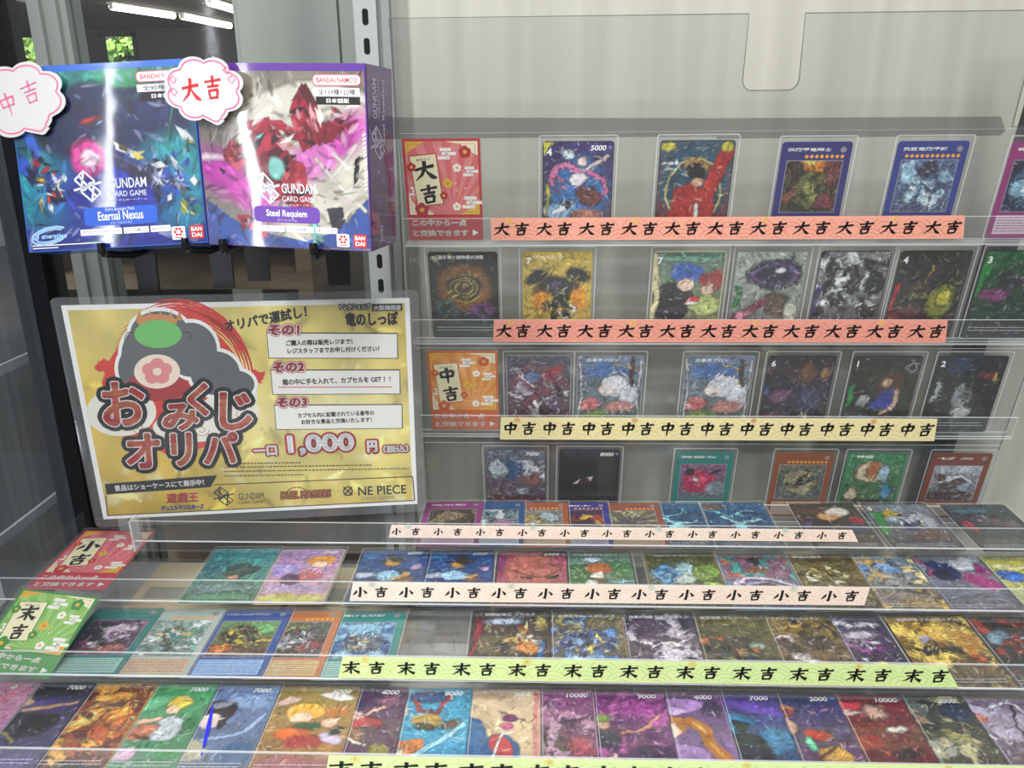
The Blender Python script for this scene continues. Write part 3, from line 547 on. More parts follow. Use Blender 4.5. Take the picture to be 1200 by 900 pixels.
def d_chu(m): brush(m, 'chu', -17, -10, 16, 18, .9, 1, .8); brush(m, 'kichi', 2, -6, 17, 18, .9, 1, .75)
bubble(pb.matrix_world @ T(-52, 45, 7) @ Matrix.Rotation(.03, 4, 'Z'), 61, 43, 'white cloud tag with red handwriting between the two boxes', d_dai)
bubble(bb.matrix_world @ T(-62, 46, 4) @ Matrix.Rotation(.22, 4, 'Z'), 74, 55, 'white cloud tag with pink handwriting on the blue box', d_chu)

# ------------------------------------------------------------------ the laminated poster
PM = pose((-264.888, 689.08, -251.24), ((.989, .017, .145), (.146, -.051, -.988), (-.009, .999, -.052)))
po = tag(link('laminated_poster', None, None, PM), 'yellow laminated poster with red lettering standing on the clear tray', 'poster')
MB().prism(rrect(-156.5, 156.5, -113.6, 112, 5), -.9, -.3, 0).build('film_back', LAMINATE, po)
MB().box(-148.5, 148.5, -105, 105, -.28, 0).build('paper', mat('poster_paper', 'f4f4f0', 0.6), po)
def pp(px, py):                                     # measured on the print: 0..297 by 0..210
    t = (py - 48 + (px - 80) * .0294) / 620; l = 80 + 125 * t; r = 1100 + 28 * t
    return (-148.5 + (px - l) / (r - l) * 297, 105 - t * 210)
yel = paint(110, 76, .70, 'dcc35c', 'd8b545', [('e', .5, 1, .5, .2, 0, 'e3d27c', .4), ('e', .75, .42, .3, .2, 0, 'e8dd9a', .4), ('e', .8, .2, .35, .14, 0, 'e2d27a', .3), ('m', 12, .66, 'eadf9c')], 4, .02, .06, 'f5efc4', 'b8922a', 10)
link('yellow_print', art_mesh('yellow_print', yel, -144, 144, -100.5, 100.5, .1), po)
Q = lambda pts: [pp(a, b) for a, b in pts]
def circ(cx, cy, rx, ry, n=40, j=0.0, sd=1):
    rr = random.Random(sd); return [(cx + rx * (1 + rr.uniform(-j, j)) * math.cos(2 * math.pi * k / n), cy + ry * (1 + rr.uniform(-j, j)) * math.sin(2 * math.pi * k / n)) for k in range(n)]
m = MB(); m.poly(Q(circ(400, 275, 205, 190, 60, .03)), .2, 0)
for k in range(9):
    a0 = 3.6 + .1 * k; m.ribbon(Q([(405 + (195 + 9 * k % 40) * math.cos(a), 265 + (180 + 7 * k) * math.sin(a)) for a in [a0 + .16 * i for i in range(14)]]), [.4 + 2.2 * math.sin(3.14 * i / 13) for i in range(14)], .22, 0)
for sx, sy in ((205, 210), (640, 240), (590, 380)): m.poly(Q(circ(sx, sy, 26, 20, 18, .35, 4)), .21, 0)
m.build('red_brush_circle', mat('brush_red', 'd5372c', 0.5), po)
m = MB(); 
for cx, cy, rx, ry in ((560, 345, 90, 60), (460, 385, 120, 45), (250, 340, 100, 70), (600, 300, 45, 40)): m.poly(Q(circ(cx, cy, rx, ry, 30)), .25 + cx * 1e-4, 0)
for cx, cy, k in ((250, 375, 1), (205, 350, 1), (480, 395, -1), (555, 375, 1), (600, 345, -1), (300, 385, -1)):
    m.ribbon(Q([(cx + k * (4 + 2.1 * a) * math.cos(a), cy + (3 + 1.7 * a) * math.sin(a)) for a in [i * .5 for i in range(20)]]), .7, .33, 1)
m.build('pale_cloud_print', [mat('cloud_cream', 'ece8dc', 0.6), mat('cloud_swirl', 'b9776a', 0.6)], po)
m = MB()                                             # a plain storm-cloud emblem with a green leaf cap
for k_, (h_, g_, z_) in enumerate(((1, 10, .34), (0, 0, .40))):
    for cx, cy, rx, ry in ((345, 175, 95, 88), (450, 165, 75, 75), (520, 230, 72, 62), (580, 262, 55, 40), (290, 215, 50, 60), (360, 120, 85, 60)): m.poly(Q(circ(cx, cy, rx + g_, ry + g_, 30)), z_ + cx * 2e-5, h_)
m.poly(Q(circ(352, 225, 66, 48, 30)), .43, 2)
for k in range(5): m.poly(Q(circ(352 + 24 * math.sin(k * 1.2566), 225 - 20 * math.cos(k * 1.2566), 21, 18, 14)), .44 + .002 * k, 7)
m.poly(Q(circ(352, 225, 13, 11, 12)), .452, 2); m.poly(Q(circ(352, 268, 92, 40, 24)), .425, 4)
m.poly(Q(circ(355, 122, 68, 38, 30)), .46, 3); m.poly(Q(circ(352, 88, 58, 20, 30)), .45, 5)
for x in (300, 330, 360, 390, 415): m.poly(Q([(x - 10, 84), (x + 2, 58), (x + 12, 84)]), .455, 5)
m.ribbon(Q([(272, 128), (258, 136), (266, 118), (284, 116)]), .8, .46, 6); m.ribbon(Q([(438, 128), (452, 136), (446, 116), (426, 118)]), .8, .46, 6)
m.build('storm_cloud_emblem', [mat('emblem_grey', '5f6063', 0.5), mat('emblem_white', 'f2f2ee'), mat('emblem_cream', 'f0dccb'), mat('emblem_green', '6cbf63'), mat('emblem_crimson', 'a8262c'), mat('emblem_tan', 'c98a50'), BLK, mat('emblem_pink', 'e08a8a')], po)
# big title, black rim, white rim, red fill
TITLE = (('お', 180, 245, 332, 388), ('み', 356, 312, 482, 398), ('く', 436, 252, 508, 358), ('じ', 522, 276, 634, 402), ('オ', 252, 396, 376, 514), ('リ', 388, 396, 464, 508), ('パ', 472, 396, 602, 502))
for nm, rim, z, mm in (('title_black_rim', 6.3, .50, BLK), ('title_white_rim', 2.3, .56, PILL), ('title_lettering', 1.4, .62, noisy('title_red_gold', 'c5232c', 'd98a5a', 42, (1, 1.6, 1), 0.45, 1, .35, .75))):
    m = MB()
    for ch, x0, y0, x1, y1 in TITLE:
        cx, cy = pp((x0 + x1) / 2, (y0 + y1) / 2); wd = (x1 - x0) * .2795 * .86; ht = (y1 - y0) * .339 * .84
        put_text(m, ch, cx, cy, ht, wd, z, 0, 0, .12, 'c', rim=rim)
    m.build(nm, mm, po)
def ptext(m, s, px, py, wpx, hpx, z, mi=0, bold=.0, shear=0.0, rot=0.0, rim=0.0):   # centred at a print point
    x, y = pp(px, py); put_text(m, s, x, y, hpx * .339, wpx * .2795, z, mi, 0, shear, 'c', rot, rim=max(rim, bold * 9))
m = MB(); ptext(m, 'オリパで運試し！', 668, 78, 262, 30, .5, 0, .04, .15, .17); m.build('handwritten_line', BLK, po)
m = MB()
for x0, y0, x1, y1 in ((672, 118, 1062, 186), (684, 222, 1070, 290), (695, 324, 1077, 394)):
    m.poly(Q([(x0 - 2, y0 - 3), (x1 + 2, y0 - 3), (x1 + 4, y1 + 2), (x0 + 4, y1 + 2)]), .30, 1); m.poly(Q([(x0, y0), (x1, y0), (x1 + 1, y1), (x0 + 6, y1)]), .36, 0)
m.build('step_panel', [mat('step_white', 'eeece4'), BLK], po)
m = MB()
for s_, x, y in (('その1', 722, 108), ('その2', 735, 212), ('その3', 746, 314)):
    ptext(m, s_, x, y, 96, 26, .44, 1, 0, .1, rim=2.1); ptext(m, s_, x, y, 96, 26, .50, 0, 0, .1, rim=1.5); ptext(m, s_, x, y, 96, 26, .56, 2, 0, .1, rim=.55)
m.build('step_heading', [PILL, RED, mat('heading_red', 'c02a34')], po)
m = MB()
for s_, x, y, wd, h_ in (('ご購入の際は販売レジまで！', 827, 142, 210, 15), ('レジスタッフまでお申し付けください！', 870, 163, 292, 15), ('箱の中に手を入れて、カプセルを GET ！！', 880, 251, 350, 17), ('カプセル内に記載されている番号の', 878, 350, 250, 14), ('お好きな景品と交換いたします！', 880, 370, 232, 14)): ptext(m, s_, x, y, wd, h_, .45, 0, .02)
for y, n in ((270, 52),):
    for k in range(n): m.ribbon(Q([(706 + 6.6 * k, y), (710.6 + 6.6 * k, y)]), 1.2, .45, 1)
m.build('step_lettering', [BLK, RED], po)
m = MB()
for s_, x, y, wd, h_ in (('一口', 668, 459, 74, 28), ('1,000', 834, 441, 214, 56), ('円', 988, 450, 30, 34), ('（税込）', 1060, 458, 84, 22)):
    ptext(m, s_, x, y, wd, h_, .44, 1, rim=min(3.3, .075 * h_)); ptext(m, s_, x, y, wd, h_, .52, 0, rim=min(1.3, .02 * h_))
m.build('price_lettering', [PILL, mat('price_red', 'bf2a34')], po)
m = MB(); rr = random.Random(3)
for y, x1 in ((497, 770), (508, 985), (521, 1100), (535, 780)):
    x = 550
    while x < x1: l = rr.uniform(4, 9); m.ribbon(Q([(x, y), (x + l, y)]), 1.3, .4); x += l + rr.uniform(2, 4)
m.build('fine_print', mat('fine_print_brown', '6a5420'), po)
m = MB(); m.poly(Q([(206, 553), (528, 532), (510, 569), (212, 586)]), .34, 0); m.build('black_banner', BLK, po)
m = MB(); ptext(m, '景品はショーケースにて展示中！', 362, 560, 290, 18, .45, 0, .02, 0, .03); m.build('banner_lettering', PILL, po)
m = MB()
for a, b_ in (((520, 562), (1112, 547)), ((1112, 547), (1119, 625)), ((1119, 625), (216, 652)), ((216, 652), (210, 590))): m.ribbon(Q([a, b_]), 1.0, .36)
for k in range(5): m.ribbon(Q([(860, 585 + 0 * k)] + [(860 + (20 + 14 * k) * math.cos(a), 588 + (8 + 6 * k) * math.sin(a)) for a in [i * .35 for i in range(18)]][1:]), .5, .33, 1)
m.build('logo_border', [mat('border_brown', '5a4212'), mat('wave_gold', 'e7cb52')], po)
m = MB(); ptext(m, '遊戯王', 428, 600, 104, 30, .45, 0, .04, .12); ptext(m, 'デュエルモンスターズ', 430, 631, 140, 15, .45, 1, .03, .1); m.build('card_duel_logo', [mat('duel_red', 'c8434a'), mat('duel_blue', '2f55a8')], po)
m = MB(); x, y = pp(548, 599); game_logo(m, x, y, 16.5, .45, 0, .075); ptext(m, 'GUNDAM', 629, 600, 84, 21, .45); ptext(m, 'CARD GAME', 629, 619, 84, 9, .45); m.build('robot_game_logo', mat('logo_ink', '2c2a22'), po)
m = MB(); ptext(m, 'DUEL MASTERS', 790, 598, 168, 22, .42, 1, 0, .15, rim=1.0); ptext(m, 'DUEL MASTERS', 790, 598, 168, 22, .46, 0, 0, .15, rim=.15); x, y = pp(762, 580)
m.ribbon([(x + 9 * math.cos(a), y - 4 + 6 * math.sin(a)) for a in [i * .4 for i in range(14)]], .8, .41, 1); m.build('masters_logo', [mat('masters_orange', 'c8702a'), mat('masters_brown', '4c1f14')], po)
m = MB(); ptext(m, 'NE PIECE', 1020, 589, 166, 28, .45, 0, .015); x, y = pp(916, 590); m.ribbon(ell(x, y, 4.1, 4.6, 24) + ell(x, y, 4.1, 4.6, 24)[:2], 1.2, .45); m.ribbon([(x - 4, y - 4.5), (x + 4, y + 4.5)], 1.2, .45); m.ribbon([(x - 4, y + 4.5), (x + 4, y - 4.5)], 1.2, .45)
ptext(m, 'CARD GAME', 1006, 614, 114, 10, .45, 1); m.build('pirate_game_logo', [BLK, mat('pirate_grey', '8d8a6a')], po)
m = MB(); ptext(m, '竜のしっぽ', 985, 76, 166, 36, .42, 1, rim=1.3); ptext(m, '竜のしっぽ', 985, 76, 166, 36, .5, 0, rim=.5); ptext(m, 'トレカショップ', 934, 43, 96, 15, .42, 0, rim=.9); ptext(m, 'トレカショップ', 934, 43, 96, 15, .5, 2, rim=.12)
m.poly(Q([(986, 36), (1078, 34), (1078, 53), (986, 55)]), .4, 0); ptext(m, '大阪梅田店', 1032, 45, 86, 13, .5, 2, .02); m.build('shop_logo', [BLK, mat('shop_gold', 'e6d07a'), PILL], po)
MB().prism(rrect(-156.5, 156.5, -113.6, 112, 5), .8, 1.2).build('film_front', LAMINATE, po)
# ------------------------------------------------------------------ fortune signs
def flower(m, cx, cy, r, mi, mc, z):
    for k in range(5): m.poly(ell(cx + r * .55 * math.cos(1.57 + k * 1.2566), cy + r * .55 * math.sin(1.57 + k * 1.2566), r * .52, r * .52, 14), z + .006 * k, mi)
    m.poly(ell(cx, cy, r * .34, r * .34, 12), z + .05, mc)
def mist(m, cx, cy, s, z, mi):
    for dx, dy, wd in ((-.1, .55, 1.5), (.35, .0, 1.9), (-.35, -.55, 1.6)): m.box(cx + (dx - wd / 2) * s, cx + (dx + wd / 2) * s, cy + dy * s - .21 * s, cy + dy * s + .21 * s, z - .01, z + .02, mi)
    m.box(cx - .2 * s, cx + .1 * s, cy - .2 * s, cy + .5 * s, z - .01, z + .02, mi); m.box(cx + .0 * s, cx + .3 * s, cy - .6 * s, cy + .1 * s, z - .01, z + .02, mi)
def fortune_sign(M, w, h, ch, cols, lab, sleeve_m):
    border, ray0, ray1, flow, foot = cols
    r = tag(link('fortune_sign', None, None, M), lab, 'sign', None)
    MB().box(-w / 2, w / 2, 0, h, 0, .5).build('card', mat('sign_' + border, border, 0.5), r)
    P = lambda s, t: ((s - .5) * w, t * h)
    fy = .245
    x0, y0 = P(.035, fy + .02); x1, y1 = P(.965, .975)
    m = MB(); m.box(x0, x1, y0, y1, .5, .55, 0); cx, cy = P(.62, fy + .02)
    for k in range(13):
        a0, a1 = math.pi * (k + .0) / 13, math.pi * (k + .5) / 13; L = 140; q = []
        for a in (a0, a1):
            dx, dy = math.cos(a), math.sin(a); t = min((x1 - cx) / dx if dx > 1e-6 else 1e9, (x0 - cx) / dx if dx < -1e-6 else 1e9, (y1 - cy) / dy if dy > 1e-6 else 1e9); q.append((cx + dx * t, cy + dy * t))
        m.poly([(cx, cy)] + q, .57, 1)
    m.build('sunburst_print', [mat('ray_' + ray0, ray0, 0.5), mat('ray_' + ray1, ray1, 0.5)], r)
    m = MB()
    for pts, mi in (([(.035, .975), (.30, .975), (.18, .93), (.035, .86)], 0), ([(.55, .975), (.965, .975), (.965, .84), (.86, .88), (.74, .95)], 1), ([(.965, fy + .02), (.70, fy + .02), (.80, fy + .06), (.90, fy + .14), (.965, fy + .16)], 0), ([(.035, fy + .02), (.36, fy + .02), (.28, fy + .08), (.12, fy + .1), (.035, fy + .22)], 1)): m.poly([P(*p) for p in pts], .6, mi)
    fr = [P(.07, fy + .045), P(.93, fy + .045), P(.93, .95), P(.07, .95), P(.07, fy + .045)]; m.ribbon(fr, .45, .63, 2)
    rr = random.Random(2)
    for k in range(12): m.poly(ell(*P(rr.uniform(.45, .95), rr.uniform(.35, .92)), .7, .7, 8), .62, 0 if k % 3 else 1)
    m.build('gold_corner_print', [mat('sign_gold', 'e3b23c', 0.45), mat('sign_cream', 'f0e6c4', 0.5), mat('sign_line', 'a08438', 0.5)], r)
    m = MB()
    for s, t, k in ((.56, .86, 6.5), (.92, .69, 5.5), (.90, .385, 7.2), (.07, .50, 5)): mist(m, *P(min(s, .86 if s > .5 else s) if s > .5 else .13, t), k, .66, 0)
    m.build('mist_print', mat('sign_white', 'f3efe6'), r)
    m = MB()
    for s, t, rad, mi in ((.80, .875, 5.2, 0), (.69, .725, 3.6, 1), (.56, .575, 4.2, 2), (.665, .345, 3.6, 1)): flower(m, *P(s, t), rad, mi, 2 if mi < 2 else 3, .72)
    m.build('flower_print', [mat('flow_' + flow, flow, 0.5), mat('sign_white', 'f3efe6'), mat('sign_gold', 'e3b23c'), mat('sign_gold_deep', 'c8922a')], r)
    m = MB(); ang = .10; c_, s_ = math.cos(ang), math.sin(ang); cx, cy = P(.285, .605); pw, ph = w * .36, h * .50
    def R_(x, y): return (cx + x * c_ - y * s_, cy + x * s_ + y * c_)
    m.poly([R_(-pw / 2, -ph / 2), R_(pw / 2, -ph / 2), R_(pw / 2, ph / 2), R_(-pw / 2, ph / 2)], .80, 1); q = .93
    m.poly([R_(-pw / 2 * q, -ph / 2 * .965), R_(pw / 2 * q, -ph / 2 * .965), R_(pw / 2 * q, ph / 2 * .965), R_(-pw / 2 * q, ph / 2 * .965)], .83, 0)
    m.build('plaque_print', [mat('plaque_cream', 'efe6bd', 0.5), mat('flow_' + flow, flow)], r)
    m = MB(); g = h * .195
    k0 = MB(); brush(k0, ch, -g * .56, -g * .06 + 1, g * 1.12, g * 1.0, 0, 0, 1.9); brush(k0, 'kichi', -g * .5, -ph * .47, g * 1.05, g * 1.0, 0, 0, 1.7); put_text(k0, 'おみくじ', 0, ph * .405, 2.2, pw * .5, 0, 0, .02, align='c')
    m.add([(*R_(x, y), .88) for x, y, _ in k0.v], k0.f, 0); m.build('plaque_lettering', BLK, r)
    m = MB()
    for s, t, rad in ((.10, .735, 3.8), (.50, .455, 3.5), (.20, .315, 6.2)): flower(m, *P(s, t), rad, 0, 1, .92)
    m.build('flower_print', [mat('flow_' + flow, flow), mat('sign_gold', 'e3b23c')], r)
    m = MB(); m.box(-w / 2, w / 2, 0, h * fy, .5, .56); m.build('footer_band', mat('foot_' + foot, foot, 0.5), r)
    m = MB(); x, y = P(.06, .15); put_text(m, 'この中から一点', x, y, h * .062, w * .72, .7, 0, rim=.3); x, y = P(.06, .045); put_text(m, 'と交換できます', x, y, h * .062, w * .74, .7, 0, rim=.3)
    x, y = P(.86, .045); m.poly([(x, y), (x + w * .08, y + h * .033), (x, y + h * .066)], .7, 0); m.build('footer_lettering', mat('sign_white', 'f3efe6'), r)
    MB().prism(rrect(-w / 2 - 1.5, w / 2 + 1.5, -.4, h + 2.5, 1.5), 1.25, 1.6, 0, 1).build('clear_sleeve', [sleeve_m, RIM_AND_GLINT], r)
    return r
RD = ('b8323a', 'd9696a', 'e08684', 'b22a30', 'b43a3c'); OR = ('cf6a2e', 'e0913e', 'e9a452', 'c9552a', 'd0682c'); PK = ('c43c48', 'd76873', 'e28088', 'c23640', 'c23c50'); GR = ('3f8a3c', '86b95a', '9cc870', '3e8e3a', '4f9a48')
fortune_sign(WALL @ T(-84.5, 99.7, 1), 67.5, 91, 'dai', RD, 'red great-fortune sign with cream plaque at the start of the top row', SLEEVE)
fortune_sign(WALL @ T(-75.6, -106.6, 1), 70, 92, 'chu', OR, 'orange middle-fortune sign with cream plaque beside the poster', SLEEVE)
fortune_sign(TRAY[6] @ T(-419, 17.5, 1.5), 72, 101, 'sho', PK, 'pinkish red small-fortune sign lying flat below the poster corner', SLEEVE)
by = Vector((9, 69, 29.2)).normalized(); bx = Vector((1, -.02, 0)); bx = (bx - by * bx.dot(by)).normalized(); bz = bx.cross(by)     # leans on the lip of the tray above
fortune_sign(W(-410, 507.2, -401) @ Matrix(((bx.x, by.x, bz.x, 0), (bx.y, by.y, bz.y, 0), (bx.z, by.z, bz.z, 0), (0, 0, 0, 1))), 70, 73.5, 'sue', GR, 'green last-fortune sign leaning on the clear tray, lowest of the four signs', SLEEVE)

# ------------------------------------------------------------------ lettered paper strips on the lips
def strip(M, bl, br, tl, tr, ch, n, paper, line, gold, lab, curl=0):
    """corner points in the lip's plane (mm)"""
    r = tag(link('paper_strip', None, None, M), lab, 'paper strip', 'lettered paper strips on the tray lips')
    lerp = lambda a, b_, t: (a[0] + (b_[0] - a[0]) * t, a[1] + (b_[1] - a[1]) * t)
    def at(s, t): return lerp(lerp(bl, br, s), lerp(tl, tr, s), t)
    L = br[0] - bl[0]; H = (tl[1] - bl[1] + tr[1] - br[1]) / 2
    MB().prism([bl, br, tr, tl], 0, .25).build('paper', mat('strip_' + paper, paper, 0.6), r)
    m = MB(); st_ = 1.32 * H; k = 0
    while k * st_ < L:
        for row, off in ((0, 0), (1, .5)):
            cx = (k + off) * st_ + .2 * st_; cy = H * (-.18 if row == 0 else .30)
            for rad in (.66, .48, .30):
                q = []
                for i in range(15):
                    a = math.pi * i / 14; x, y = cx + rad * st_ * .75 * math.cos(a), cy + rad * st_ * .75 * math.sin(a)
                    ok = 0.03 * H < y < .93 * H and 1 < x < L - 1 and not (row == 1 and any(math.hypot(x - (kk + .2) * st_, y + .18 * H) < .66 * st_ * .75 for kk in range(n * 3)))
                    if ok: q.append(at(x / L, y / H))
                    else:
                        if len(q) > 1: m.ribbon(q, .38, .32)
                        q = []
                if len(q) > 1: m.ribbon(q, .38, .32)
        k += 1
    for i in range(n):
        if i % 3 == 0:
            x = ((i + .42) / n) * L; cx, cy = at(x / L, .88)
            for j in range(5): q = ell(cx + 1.5 * math.cos(j * 1.2566), cy + 1.4 * math.sin(j * 1.2566), 1.5, 1.4, 10); m.ribbon(q + q[:2], .45, .36, 1)
    m.build('wave_print', [mat('wave_' + line, line, 0.6), mat('plum_' + gold, gold, 0.5)], r)
    m = MB(); p = L / n; wd = min(H * .62, p * .36)
    for i in range(n):
        for c_, o in ((ch, .04), ('kichi', .50)):
            x, y = at((i + o) / n, .20); sl = (br[1] - bl[1]) / L; brush(m, c_, x, y, wd * 1.15, H * .60, .42, 0, 1.6, .10)
    m.build('lettering', BLK, r); return r
def lipM(k): return TRAY[k] @ Matrix(((1, 0, 0, 0), (0, 0, -1, -.0062), (0, 1, 0, 0), (0, 0, 0, 1)))
SAL, CRE, LCR, LIM = 'efa892', 'efe3ac', 'f3e0d0', 'd9eeA6'.lower()
strip(WALL @ T(0, 99.5, 10.2), (-42.8, 3.1), (374.4, 3.2), (-43, 23.7), (370.3, 24.2), 'dai', 11, SAL, 'c9664e', 'f2cf6a', 'salmon strip of brush characters on the top row of the rack')
strip(WALL @ T(0, 0, 10.2), (-44, 0), (384.7, -.5), (-42.5, 23.6), (381, 23.6), 'dai', 11, 'e79c8a', 'bf6a56', 'f2cf6a', 'darker salmon strip of brush characters on the second rack row')
strip(WALL @ T(0, -107.5, 10.2), (-39.8, -5.4), (401.7, -4.8), (-38.4, 21.8), (398.5, 21.9), 'chu', 11, CRE, 'cdb45e', 'e08a5a', 'cream yellow strip of brush characters on the third rack row')
strip(lipM(5), (-138, 14.1), (289.9, 14.0), (-134.8, 27.6), (282.8, 26.3), 'sho', 11, LCR, 'dcb79c', 'b9d8c8', 'narrow pale peach strip on the rearmost flat tray')
strip(lipM(6), (-159, 10.4), (269, 12.1), (-154.6, 29), (271.2, 29.4), 'sho', 11, 'f6e2d2', 'dfc0a6', 'b9d8c8', 'wider pale peach strip on the second flat tray, above the lime one')
strip(lipM(7), (-149.5, 9), (307.1, 8.8), (-144.6, 28.5), (294.5, 28.5), 'sue', 11, LIM, 'a9c86c', 'f0cf6a', 'lime green strip of brush characters on the third flat tray')
strip(lipM(8), (-140.8, 5.2), (330, 5.2), (-136, 28.3), (326, 29.6), 'sue', 11, 'dbf0a8', 'b2ce7c', 'f0cf6a', 'lime green strip on the front tray cut by the bottom edge')

# ------------------------------------------------------------------ trading cards
_sl = {}
def sleeve_mesh(w, h, hard):
    k = (w, h, hard)
    if k in _sl: return _sl[k]
    m = MB()
    if hard:
        m.prism(rrect(-w / 2 - 3.2, w / 2 + 3.2, -.4, h + 5.5, 2.5), 1.15, 1.5, 0, 1)
        o = rrect(-w / 2 - 3.2, w / 2 + 3.2, -.4, h + 5.5, 2.5); i_ = rrect(-w / 2 - 2.2, w / 2 + 2.2, .4, h + 4.5, 1.8); n = len(o)
        m.add([(x, y, 1.62) for x, y in o] + [(x, y, 1.62) for x, y in i_], [(a, (a + 1) % n, n + (a + 1) % n, n + a) for a in range(n)], 1)
    else:
        o = rrect(-w / 2 - 1.6, w / 2 + 1.6, -.4, h + 3, 1.2); m.prism(o, .62, .74, 0, 1); m.ribbon(o + o[:2], .6, .78, 1)  # whitish ribbon round the soft sleeve stands in for glints on its edge
    _sl[k] = m.mesh('clear_case' if hard else 'clear_sleeve', [CASE, RIM_AND_GLINT] if hard else [SLEEVE, RIM_AND_GLINT]); return _sl[k]
WHT = mat('card_white_ink', 'f4f4f4', 0.4)
seed = [100]
def trading_card(M, w, h, style, border, art, lab, group, title=None, num=None, cost=None, frame=None, box=None, hard=False, tcol=None, numcol=None):
    """art: (top, bottom, ops, warp, detail, light, dark)"""
    seed[0] += 1
    r = MB().prism(rrect(-w / 2, w / 2, 0, h, 3, 3), 0, .32).build('trading_card', mat('cardstock_' + border, border, 0.4), None, M)
    tag(r, lab, 'trading card', group)
    top, bot, ops = art[:3]; wp, de, li, dk = (list(art[3:]) + [.05, .55, 'e8e8e8', '141018'][len(art) - 3:])
    if style == 'frame':                            # coloured frame, square picture, text panel
        fx, fy0, fy1 = w * .10, h * .285, h * .815
        im = paint(84, 84, 1.0, top, bot, ops, seed[0], wp, de, li, dk, 6); link('artwork', art_mesh('artwork', im, -w / 2 + fx, w / 2 - fx, fy0, fy1, .40), r)
        m = MB(); m.ribbon([(-w / 2 + fx, fy0), (w / 2 - fx, fy0), (w / 2 - fx, fy1), (-w / 2 + fx, fy1), (-w / 2 + fx, fy0), (w / 2 - fx, fy0)], .8, .42); m.build('picture_border', mat('frame_line', '9a97a4', 0.35), r)
        m = MB(); m.box(-w / 2 + w * .075, w / 2 - w * .075, h * .045, h * .245, .33, .38); m.build('text_panel', mat('panel_' + box, box, 0.5), r)
        m = MB(); rr = random.Random(seed[0])
        for k in range(6):
            x = -w / 2 + w * .10
            while x < w / 2 - w * .12: l = rr.uniform(1.5, 5); m.ribbon([(x, h * (.222 - .029 * k)), (min(x + l, w / 2 - w * .1), h * (.222 - .029 * k))], .55, .41); x += l + .7
        m.build('rules_text_print', mat('rules_ink', '4a443c', 0.5), r)
        m = MB()
        if title: put_text(m, title, -w / 2 + w * .09, h * .905, h * .036, w * .62, .42, 0, .02)
        m.poly(ell(w / 2 - w * .12, h * .922, 2.6, 2.6, 14), .42, 1); m.build('title_lettering', [mat('title_' + (tcol or 'e8e6e0'), tcol or 'e8e6e0', 0.4), mat('attribute_grey', '8a8a90', 0.4)], r)
        if frame:
            m = MB()
            for k in range(frame): m.poly(ell(w / 2 - w * .12 - 4.3 * k, h * .855, 1.6, 1.6, 8), .42, 0)
            m.build('star_row_print', mat('star_amber', 'e8a030', 0.4), r)
    else:
        b = 0.9 if style == 'full' else 2.4
        im = paint(92, 128, h / w, top, bot, ops, seed[0], wp, de, li, dk, 6); link('artwork', art_mesh('artwork', im, -w / 2 + b, w / 2 - b, b, h - b, .40), r)
        m = MB(); rr = random.Random(seed[0])
        if title: put_text(m, title, -w / 2 + w * .15, h * .918, h * .044, min(w * .8, w * (.045 * len(title) + .2)), .46, 0, .015)
        if num: put_text(m, num, w / 2 - w * .33, h * .908, h * .052, w * (.22 if len(num) < 5 else .26) * (.3 if len(num) == 1 else 1), .46, 0, .022, .15); m.poly(ell(w / 2 - w * .055, h * .938, 1.7, 1.7, 12), .46, 1)
        if cost: put_text(m, cost, -w / 2 + w * .06, h * .86, h * .075, None, .46, 0, .03)
        if m.v: m.build('title_lettering', [WHT, mat('num_' + (numcol or '6a7a90'), numcol or '6a7a90', 0.4)], r)
        m = MB()
        for k in range(2):
            x = -w / 2 + w * .07
            while x < w / 2 - w * .1: l = rr.uniform(1.2, 4.5); m.ribbon([(x, h * (.125 - .035 * k)), (min(x + l, w / 2 - w * .07), h * (.125 - .035 * k))], .7, .45); x += l + .6
        m.build('rules_text_print', mat('rules_light', 'c9c9cc', 0.5), r)
    link('clear_case' if hard else 'clear_sleeve', sleeve_mesh(w, h, hard), r)
    return r
G1, G2, G3, G4 = 'cards in the top rack row', 'cards in the second rack row', 'cards in the third rack row', 'cards in the lowest rack row'
F5, F6, F7, F8 = 'cards on the rearmost flat tray', 'cards on the second flat tray', 'cards on the third flat tray', 'cards on the front flat tray'
def wall_card(row, u, w, h, style, border, art, lab, **k):
    return trading_card(WALL @ T(u, WBASE[row], .1), w, h, style, border, art, lab, {1: G1, 2: G2, 3: G3, 4: G4}[row], hard=True, **k)
def flat_card(row, ur, w, h, style, border, art, lab, **k):
    return trading_card(TRAY[row] @ T(ur - w / 2, .3, 1.05) @ Matrix.Rotation(math.radians(-1.15), 4, 'Y'), w, h, style, border, art, lab, {5: F5, 6: F6, 7: F7, 8: F8}[row], **k)
